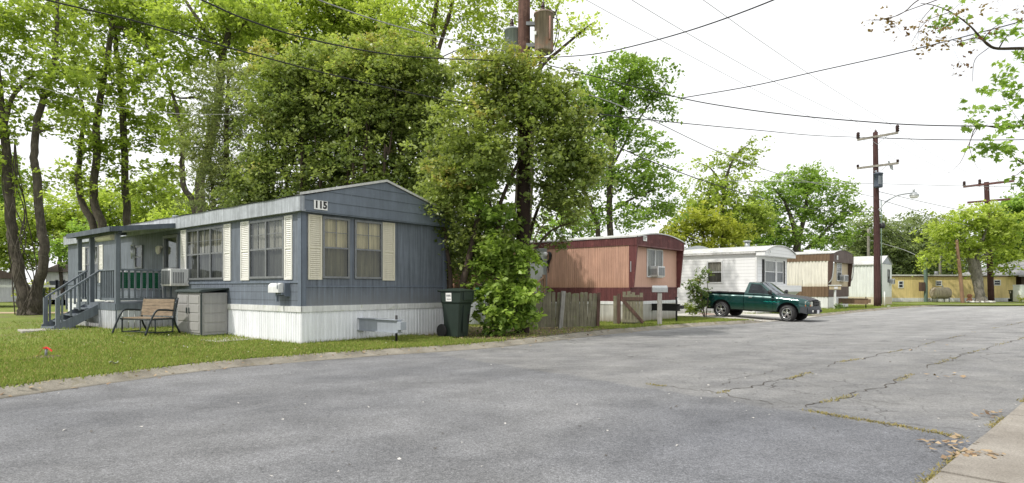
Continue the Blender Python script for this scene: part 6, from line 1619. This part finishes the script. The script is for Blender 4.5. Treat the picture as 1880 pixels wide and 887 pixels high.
# --- the tree that swallows the pole
Y = 17.2
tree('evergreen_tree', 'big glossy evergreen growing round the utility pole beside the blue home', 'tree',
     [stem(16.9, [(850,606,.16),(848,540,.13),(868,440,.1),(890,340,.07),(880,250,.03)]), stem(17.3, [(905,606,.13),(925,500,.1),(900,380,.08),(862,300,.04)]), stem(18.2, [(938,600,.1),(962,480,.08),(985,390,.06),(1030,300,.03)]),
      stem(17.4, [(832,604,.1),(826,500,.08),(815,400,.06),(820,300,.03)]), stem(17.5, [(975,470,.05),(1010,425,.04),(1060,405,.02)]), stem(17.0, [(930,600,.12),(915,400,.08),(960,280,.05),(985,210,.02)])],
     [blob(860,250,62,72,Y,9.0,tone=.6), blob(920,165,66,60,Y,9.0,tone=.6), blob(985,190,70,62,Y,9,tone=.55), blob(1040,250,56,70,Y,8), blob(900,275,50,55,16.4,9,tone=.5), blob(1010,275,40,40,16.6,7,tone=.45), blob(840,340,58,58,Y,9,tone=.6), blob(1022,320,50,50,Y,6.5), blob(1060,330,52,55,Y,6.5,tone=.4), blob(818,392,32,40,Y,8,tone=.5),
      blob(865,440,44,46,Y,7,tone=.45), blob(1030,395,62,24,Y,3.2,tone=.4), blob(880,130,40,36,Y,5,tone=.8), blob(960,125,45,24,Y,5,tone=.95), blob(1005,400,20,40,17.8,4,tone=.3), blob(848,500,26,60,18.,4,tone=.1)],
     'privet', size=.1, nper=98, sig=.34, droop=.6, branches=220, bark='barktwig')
Y = 16.9
tree('climbing_vine', 'bright leafy vines covering the foot of the utility pole down to the ground', 'vine',
     [stem(17.2, [(925,606,.07),(935,500,.06),(945,400,.05),(950,300,.03)]), stem(17.0, [(900,606,.05),(915,500,.04),(930,380,.03)]), stem(16.9, [(968,480,.03),(985,430,.03),(1000,410,.02)])],
     [blob(918,545,42,44,16.7,14,tone=.6), blob(924,480,40,44,16.9,13,tone=.55), blob(908,410,34,50,16.9,11,tone=.5), blob(945,580,28,26,16.6,10,tone=.45), blob(904,585,20,22,16.4,12,tone=.55), blob(892,360,30,40,16.9,7,tone=.5), blob(962,540,14,44,16.8,10,tone=.3), blob(890,500,20,60,17.2,9,tone=.3), blob(910,450,26,36,16.4,9,tone=.75), blob(948,470,24,40,16.7,12,tone=.6), blob(952,540,22,44,16.6,12,tone=.6), blob(945,590,30,16,16.4,10,tone=.5)],
     'vine', size=.115, nper=90, sig=.2, droop=.9, branches=90, bark='vinebark', stemname='stem')
# --- right of the pole
Y = 34
tree('maple_tree', 'tall open maple behind the salmon home against the white sky', 'tree',
     [stem(Y, [(1121,580,.26),(1120,430,.22),(1119,370,.2),(1122,300,.18),(1130,240,.15),(1145,180,.12),(1160,130,.08),(1168,95,.04)]), stem(Y, [(1092,580,.22),(1098,430,.17),(1085,380,.14),(1062,330,.1),(1050,280,.06)]),
      stem(Y, [(1122,310,.1),(1160,240,.08),(1200,180,.05),(1225,150,.03)]), stem(Y, [(1120,390,.09),(1160,365,.07),(1200,350,.04)]), stem(Y, [(1126,270,.09),(1095,200,.06),(1075,150,.03)])],
     [blob(1150,150,62,58,Y,4.2), blob(1205,140,36,44,Y,2.4), blob(1225,185,20,24,Y,1.8), blob(1090,190,56,60,Y,4.4), blob(1150,240,52,40,Y,3.6), blob(1195,280,34,22,Y,2.4), blob(1180,330,60,36,Y,4.2), blob(1215,375,32,36,Y,3.0), blob(1160,395,56,26,Y,3.2), blob(1090,300,60,60,Y,3.6), blob(1060,400,46,40,Y,2.6)],
     'maple3', size=.165, nper=70, sig=.42, branches=170)
Y = 43
tree('yellow_shrub', 'round yellow green bushy tree behind the roof of the white home', 'tree', [stem(Y, [(1295,560,.15),(1292,450,.12),(1290,400,.05)]), stem(Y, [(1310,560,.1),(1325,440,.08),(1330,405,.04)])],
     [blob(1275,405,36,20,Y,5.5), blob(1345,425,40,20,Y,5), blob(1240,440,26,16,Y,5), blob(1318,414,30,20,Y,5.5), blob(1300,392,20,12,Y,4), blob(1250,422,26,20,Y,5), blob(1300,440,60,20,Y,5)], 'yellowleaf', size=.16, nper=80, sig=.42, branches=70)
Y = 47
tree('maple_tree', 'thin ragged tree with bare upper limbs left of the round maple', 'tree',
     [stem(Y, [(1325,560,.25),(1326,420,.2),(1328,370,.17),(1335,320,.12),(1355,280,.07),(1375,265,.03)]), stem(Y, [(1330,345,.1),(1305,310,.07),(1280,298,.04)]), stem(Y, [(1328,385,.1),(1300,360,.06),(1275,345,.04)])],
     [blob(1352,288,42,24,Y,1.9), blob(1382,268,18,12,Y,1.8), blob(1290,303,26,13,Y,1.8), blob(1300,345,42,22,Y,2.2), blob(1345,345,36,24,Y,2.4), blob(1335,390,66,36,Y,5), blob(1380,410,40,30,Y,4.5), blob(1265,380,30,26,Y,3.0)],
     'maple', size=.19, nper=66, sig=.5, branches=110)
Y = 54
tree('maple_tree', 'wide rounded spring maple behind the white and brown homes', 'tree',
     [stem(Y, [(1464,556,.5),(1464,470,.4),(1462,440,.36),(1456,410,.26),(1440,370,.15),(1420,345,.06)]), stem(Y, [(1464,450,.28),(1476,400,.22),(1482,360,.15),(1490,325,.06)]), stem(Y, [(1466,470,.22),(1500,440,.16),(1520,420,.12),(1545,395,.06)]), stem(Y, [(1460,430,.18),(1425,415,.12),(1395,400,.06)])],
     [blob(1490,330,40,22,Y,3.4,tone=.6), blob(1440,345,40,24,Y,3.4,tone=.55), blob(1535,350,30,22,Y,3.1,tone=.55), blob(1560,382,24,14,Y,3.0), blob(1400,385,40,22,Y,3.5), blob(1478,375,46,26,Y,3.0), blob(1520,405,44,20,Y,3.0), blob(1425,420,46,20,Y,3.5), blob(1490,440,50,16,Y,3.5), blob(1400,442,50,20,Y,4.1), blob(1550,430,24,14,Y,3.0), blob(1385,360,20,14,Y,2.2)],
     'maple3', size=.2, nper=74, sig=.52, branches=150)
Y = 88
for i, (px, py, rx, rz, lab) in enumerate([(1600,430,40,42,'dark far tree right behind the round spring maple'), (1648,440,44,50,'grey green far tree directly behind the tall crossarm pole'), (1690,430,40,46,'dull far tree right of the street lamp arm'), (1560,455,34,34,'small dark far tree low behind the brown home'), (1730,450,40,46,'far tree left of the distant dark pole')]):
    tree('far_tree', lab, 'tree', [stem(Y+i*2, [(px,548,.35),(px+3,480,.3),(px-2,py,.15)])], [blob(px,py,rx,rz*.8,Y+i*2,1.5), blob(px-rx*.5,py+30,rx*.7,rz*.6,Y+i*2,1.7), blob(px+rx*.5,py+36,rx*.8,rz*.6,Y+i*2,1.7), blob(px,500,rx,30,Y+i*2,1.8,tone=.2)], 'far', size=.28, nper=66, sig=.85, branches=26, group='far trees behind the pole')
Y = 54.5
tree('maple_tree', 'big leaning grey trunk tree standing before the yellow home', 'tree',
     [stem(Y, [(1803,560,.6),(1800,545,.48),(1796,525,.45),(1788,495,.46),(1780,470,.36),(1772,445,.22),(1750,420,.1)]), stem(Y, [(1800,530,.34),(1797,500,.3),(1794,470,.24),(1806,435,.15),(1815,405,.06)]), stem(Y, [(1792,480,.2),(1830,455,.14),(1860,440,.08)])],
     [blob(1755,412,34,22,Y,3.4,tone=.6), blob(1722,432,26,16,Y,2.6,tone=.6), blob(1795,400,36,24,Y,3.4,tone=.6), blob(1760,450,38,18,Y,3.4), blob(1715,462,24,12,Y,2.4), blob(1845,420,36,28,Y,3.6), blob(1850,465,32,16,Y,2.6,tone=.3), blob(1808,378,22,12,Y,1.4,tone=.5), blob(1815,445,30,18,Y,2.2,tone=.4), blob(1700,478,14,8,Y,2.0), blob(1770,478,26,8,Y,1.8), blob(1840,488,26,8,Y,2.,tone=.2)],
     'maple2', size=.21, nper=74, sig=.52, branches=110, bark='barkpale')
Y = 64
tree('maple_tree', 'dark green tree filling the right edge behind the yellow home', 'tree', [stem(Y, [(1880,552,.4),(1882,480,.34),(1885,400,.15)])],
     [blob(1885,400,54,40,Y,4.5), blob(1855,440,50,40,Y,4.5,tone=.3), blob(1905,460,46,40,Y,4.4), blob(1850,488,36,20,Y,5,tone=.15), blob(1920,380,50,40,Y,3)], 'maple3', size=.24, nper=74, sig=.58, branches=60)
# low background foliage on the left, seen between the trunks
for i, (px, py, rx, rz, Y, lf, lab) in enumerate([(20,420,52,50,58,'maple','bright low tree far behind the twin trunk at left edge'), (110,385,55,45,60,'maple2','pale lime tree seen between the twin trunk and the porch'), (205,370,55,45,62,'maple2','pale lime tree seen between the maple stems above the porch roof'),
      (290,365,52,45,58,'maple','bright green tree behind the roof right of the straight maple'), (340,395,50,36,52,'maple2','low lime tree at the edge of the dark evergreens'), (150,440,46,30,50,'maple3','low green tree left of the far end of the blue home'), (-20,330,60,60,62,'maple3','green tree at the far left edge behind the maples')]):
    tree('far_tree', lab, 'tree', [stem(Y, [(px+6,560,.25),(px,470,.2),(px-4,py,.1)])], [blob(px,py,rx,rz,Y,2.2,tone=.6), blob(px-rx*.5,py+rz*.6,rx*.7,rz*.6,Y,2.2), blob(px+rx*.6,py+rz*.7,rx*.6,rz*.5,Y,2.2), blob(px+10,py+rz*1.15,rx*.9,rz*.45,Y,2.0,tone=.35)], lf, size=.24, nper=64, sig=.62, branches=34, group='far trees behind the left lawn')
Y = 45
tree('far_tree', 'pale tree glimpsed between the pole and the salmon home roof', 'tree', [stem(Y, [(1055,560,.2),(1050,470,.15),(1052,420,.08)])], [blob(1050,410,60,34,Y,2.4), blob(1000,440,50,30,Y,3)], 'maple3', size=.2, nper=60, sig=.5, branches=40)
Y = 27
tree('dark_shrub', 'dark shrub mass filling the gap beside the blue home and vines', 'shrub', [stem(Y, [(800,585,.1),(805,480,.06)]), stem(Y, [(900,585,.1),(890,470,.06)])], [blob(800,400,70,60,Y,4,tone=.05), blob(900,440,70,70,Y,4.5,tone=.05), blob(640,400,120,40,Y,4,tone=.05), blob(850,330,90,60,Y,3,tone=.1)], 'privet', size=.13, nper=80, sig=.42, branches=50)
# shrubs
p0 = 27.0
tree('flowering_shrub', 'young upright shrub with reddish tips by the tailgate of the pickup', 'shrub', [stem(p0, [(1294,582,.035),(1288,550,.03),(1283,525,.02),(1290,505,.01)]), stem(p0, [(1296,582,.03),(1300,545,.025),(1298,512,.012)]), stem(p0, [(1293,582,.025),(1275,545,.02),(1270,520,.01)])],
     [blob(1287,532,17,26,p0,17,tone=.5), blob(1277,520,12,12,p0,14), blob(1295,506,10,12,p0,14), blob(1289,558,12,14,p0,15,tone=.4)], 'shrub', size=.085, nper=70, sig=.16, branches=40, bark='barktwig', stemname='stem')
tree('low_shrub', 'low bright green shrub beside the steps left of the pickup', 'shrub', [stem(27.5, [(1266,577,.02),(1266,568,.01)])], [blob(1268,571,14,7,27.5,20,tone=.6), blob(1262,562,7,8,27.5,18,tone=.8)], 'maple2', size=.08, nper=60, sig=.13, branches=14, stemname='stem')
q = gnd(1298, 577.5); m = MB(); m.lathe([(0,.05),(.3,.045),(.62,.0)], n=20); o = m.build('mulch_patch', weather('red_mulch', (.26,.13,.08), .3, 9, .95, .1, .5)); o.location = (q.x, q.y, -.005); structure(o)
tree('yellow_shrub', 'yellow flowering shrub far behind the twin trunk maple', 'shrub', [stem(44, [(64,557,.05),(64,540,.03)])], [blob(64,532,26,16,44,5,tone=.7), blob(84,540,16,12,44,5)], 'yellowleaf', size=.13, nper=66, sig=.3, branches=16, stemname='stem')
tree('flower_clump', 'orange flowers in front of the pale cabinet at the right edge', 'flowers', [stem(54, [(1876,557,.02),(1876,550,.01)])], [blob(1877,547,7,5,54,9)], 'yellowleaf', size=.1, nper=50, sig=.18, branches=8, stemname='stem')
tree('low_shrub', 'small dark shrub under the brown mailbox', 'shrub', [stem(36.5, [(1540,569,.02),(1540,562,.01)])], [blob(1541,563,5,5,36.5,20,tone=.2)], 'shrub', size=.09, nper=60, sig=.14, branches=8, stemname='stem')
# --- near tree hanging in from the right
Y = 10.0
tree('maple_tree', 'near silver maple branches hanging in at the upper right corner', 'tree',
     [stem(10.6, [(2180,660,.32),(2175,500,.26),(2150,300,.22),(2120,120,.18),(2100,-60,.12)]),
      stem(10.2, [(2125,130,.12),(2020,100,.07),(1940,92,.042),(1880,89,.032),(1825,88,.026),(1800,68,.02),(1778,45,.015),(1745,22,.011),(1715,10,.008),(1690,6,.006)]),
      stem(10.0, [(1822,87,.024),(1795,70,.012),(1764,76,.008),(1750,74,.005)]), stem(10.1, [(1870,-60,.03),(1800,-20,.02),(1700,-6,.014),(1660,22,.01),(1635,32,.007),(1590,38,.003)]),
      stem(10.2, [(2135,220,.1),(2010,210,.06),(1930,222,.04),(1880,230,.03),(1840,235,.018),(1795,232,.01),(1780,262,.007),(1762,300,.004),(1740,318,.002)]), stem(10.0, [(1796,232,.006),(1780,265,.006),(1790,300,.003),(1800,312,.002)]),
      stem(10.3, [(2140,300,.07),(1980,330,.04),(1900,310,.025),(1862,290,.012)]), stem(10.1, [(1745,22,.008),(1700,40,.006),(1672,80,.003)]), stem(10.1, [(1715,10,.008),(1690,40,.005),(1685,70,.003)]), stem(9.9, [(1815,88,.008),(1790,110,.006),(1785,150,.003)])],
     [blob(1845,40,42,42,Y,10,tone=.45), blob(1865,150,30,46,Y,10,tone=.4), blob(1830,140,20,18,Y,6), blob(1810,200,34,22,Y,12,tone=.45), blob(1775,222,22,7,Y,9), blob(1860,225,34,34,Y,10,tone=.4), blob(1870,290,28,44,Y,10,tone=.5), blob(1900,120,60,120,Y,6), blob(1900,320,50,40,Y,8), blob(1812,262,8,16,Y,8), blob(1770,30,40,28,Y,5), blob(1835,275,16,8,Y,8)],
     'maple3', size=.085, nper=22, nsub=4, sig=.12, droop=.9, shape=LOBED, branches=150, bark='barktwig', twig=.005)
tree('bronze_branch', 'sparse bronze seed clusters on the thin branch tips at the upper right', 'branch', [stem(10.05, [(1880,-70,.02),(1800,-30,.012),(1720,0,.01),(1665,20,.008),(1630,35,.006),(1600,38,.003)])],
     [blob(1700,40,60,34,10.05,11), blob(1765,50,60,44,10.05,12), blob(1655,45,36,34,10.05,7), blob(1785,110,26,50,10.05,11), blob(1720,90,50,20,10.05,7), blob(1615,35,24,8,10.05,6), blob(1840,20,50,30,10.05,11)],
     'redleaf', size=.06, nper=14, nsub=3, sig=.1, droop=1.4, branches=60, bark='barktwig', twig=.003, stemname='branch')

# ------------------------------------------------------------------ light, sky, camera
SUN_AZ = Vector((-.88, -.47, 0)).normalized(); EL = R(52)
w = bpy.data.worlds.new('World'); scene.world = w; w.use_nodes = True; nt = w.node_tree; bg = nt.nodes['Background']
sk = nt.nodes.new('ShaderNodeTexSky'); sk.sky_type = 'NISHITA'; sk.sun_disc = False; sk.sun_elevation = EL; sk.sun_rotation = math.atan2(SUN_AZ.x, SUN_AZ.y)
sk.dust_density = 3.0; sk.air_density = 1.0
tc = nt.nodes.new('ShaderNodeTexCoord'); mp = nt.nodes.new('ShaderNodeMapping'); mp.inputs['Scale'].default_value = (1, 1, 2.2); nt.links.new(tc.outputs['Generated'], mp.inputs['Vector'])
nz = nt.nodes.new('ShaderNodeTexNoise'); nz.inputs['Scale'].default_value = 2.3; nz.inputs['Detail'].default_value = 6; nz.inputs['Roughness'].default_value = .55; nt.links.new(mp.outputs[0], nz.inputs['Vector'])
mr = nt.nodes.new('ShaderNodeMapRange'); mr.inputs['From Min'].default_value = .27; mr.inputs['From Max'].default_value = .42; mr.inputs['To Min'].default_value = .84; mr.inputs['To Max'].default_value = .985; nt.links.new(nz.outputs['Fac'], mr.inputs['Value'])
mx = nt.nodes.new('ShaderNodeMix'); mx.data_type = 'RGBA'; nt.links.new(mr.outputs[0], mx.inputs[0]); nt.links.new(sk.outputs[0], mx.inputs[6]); mx.inputs[7].default_value = (9.6, 9.7, 9.8, 1)
nt.links.new(mx.outputs[2], bg.inputs['Color']); bg.inputs['Strength'].default_value = .128
sl = bpy.data.lights.new('sun', 'SUN'); sl.energy = 3.5; sl.angle = R(.8); sl.color = (1, .95, .87); so = bpy.data.objects.new('sun', sl); COL.objects.link(so)
sd = SUN_AZ*math.cos(EL)+Vector((0,0,math.sin(EL))); so.rotation_euler = sd.to_track_quat('Z', 'Y').to_euler()
cam = bpy.data.cameras.new('camera'); co = bpy.data.objects.new('camera', cam); COL.objects.link(co); scene.camera = co
co.location = (0, 0, EYE); co.rotation_euler = (R(90), 0, 0); cam.sensor_width = 36; cam.lens = 36*FPX/1880; cam.shift_y = (HY-443.5)/1880; cam.clip_end = 4000; cam.clip_start = .05
scene.view_settings.view_transform = 'Standard'; scene.view_settings.look = 'None'; scene.view_settings.exposure = 0; scene.view_settings.gamma = 1
cy = scene.cycles; cy.use_denoising = True; cy.max_bounces = 7; cy.diffuse_bounces = 3; cy.glossy_bounces = 3; cy.transmission_bounces = 4; cy.transparent_max_bounces = 10; cy.sample_clamp_indirect = 6; cy.use_fast_gi = False
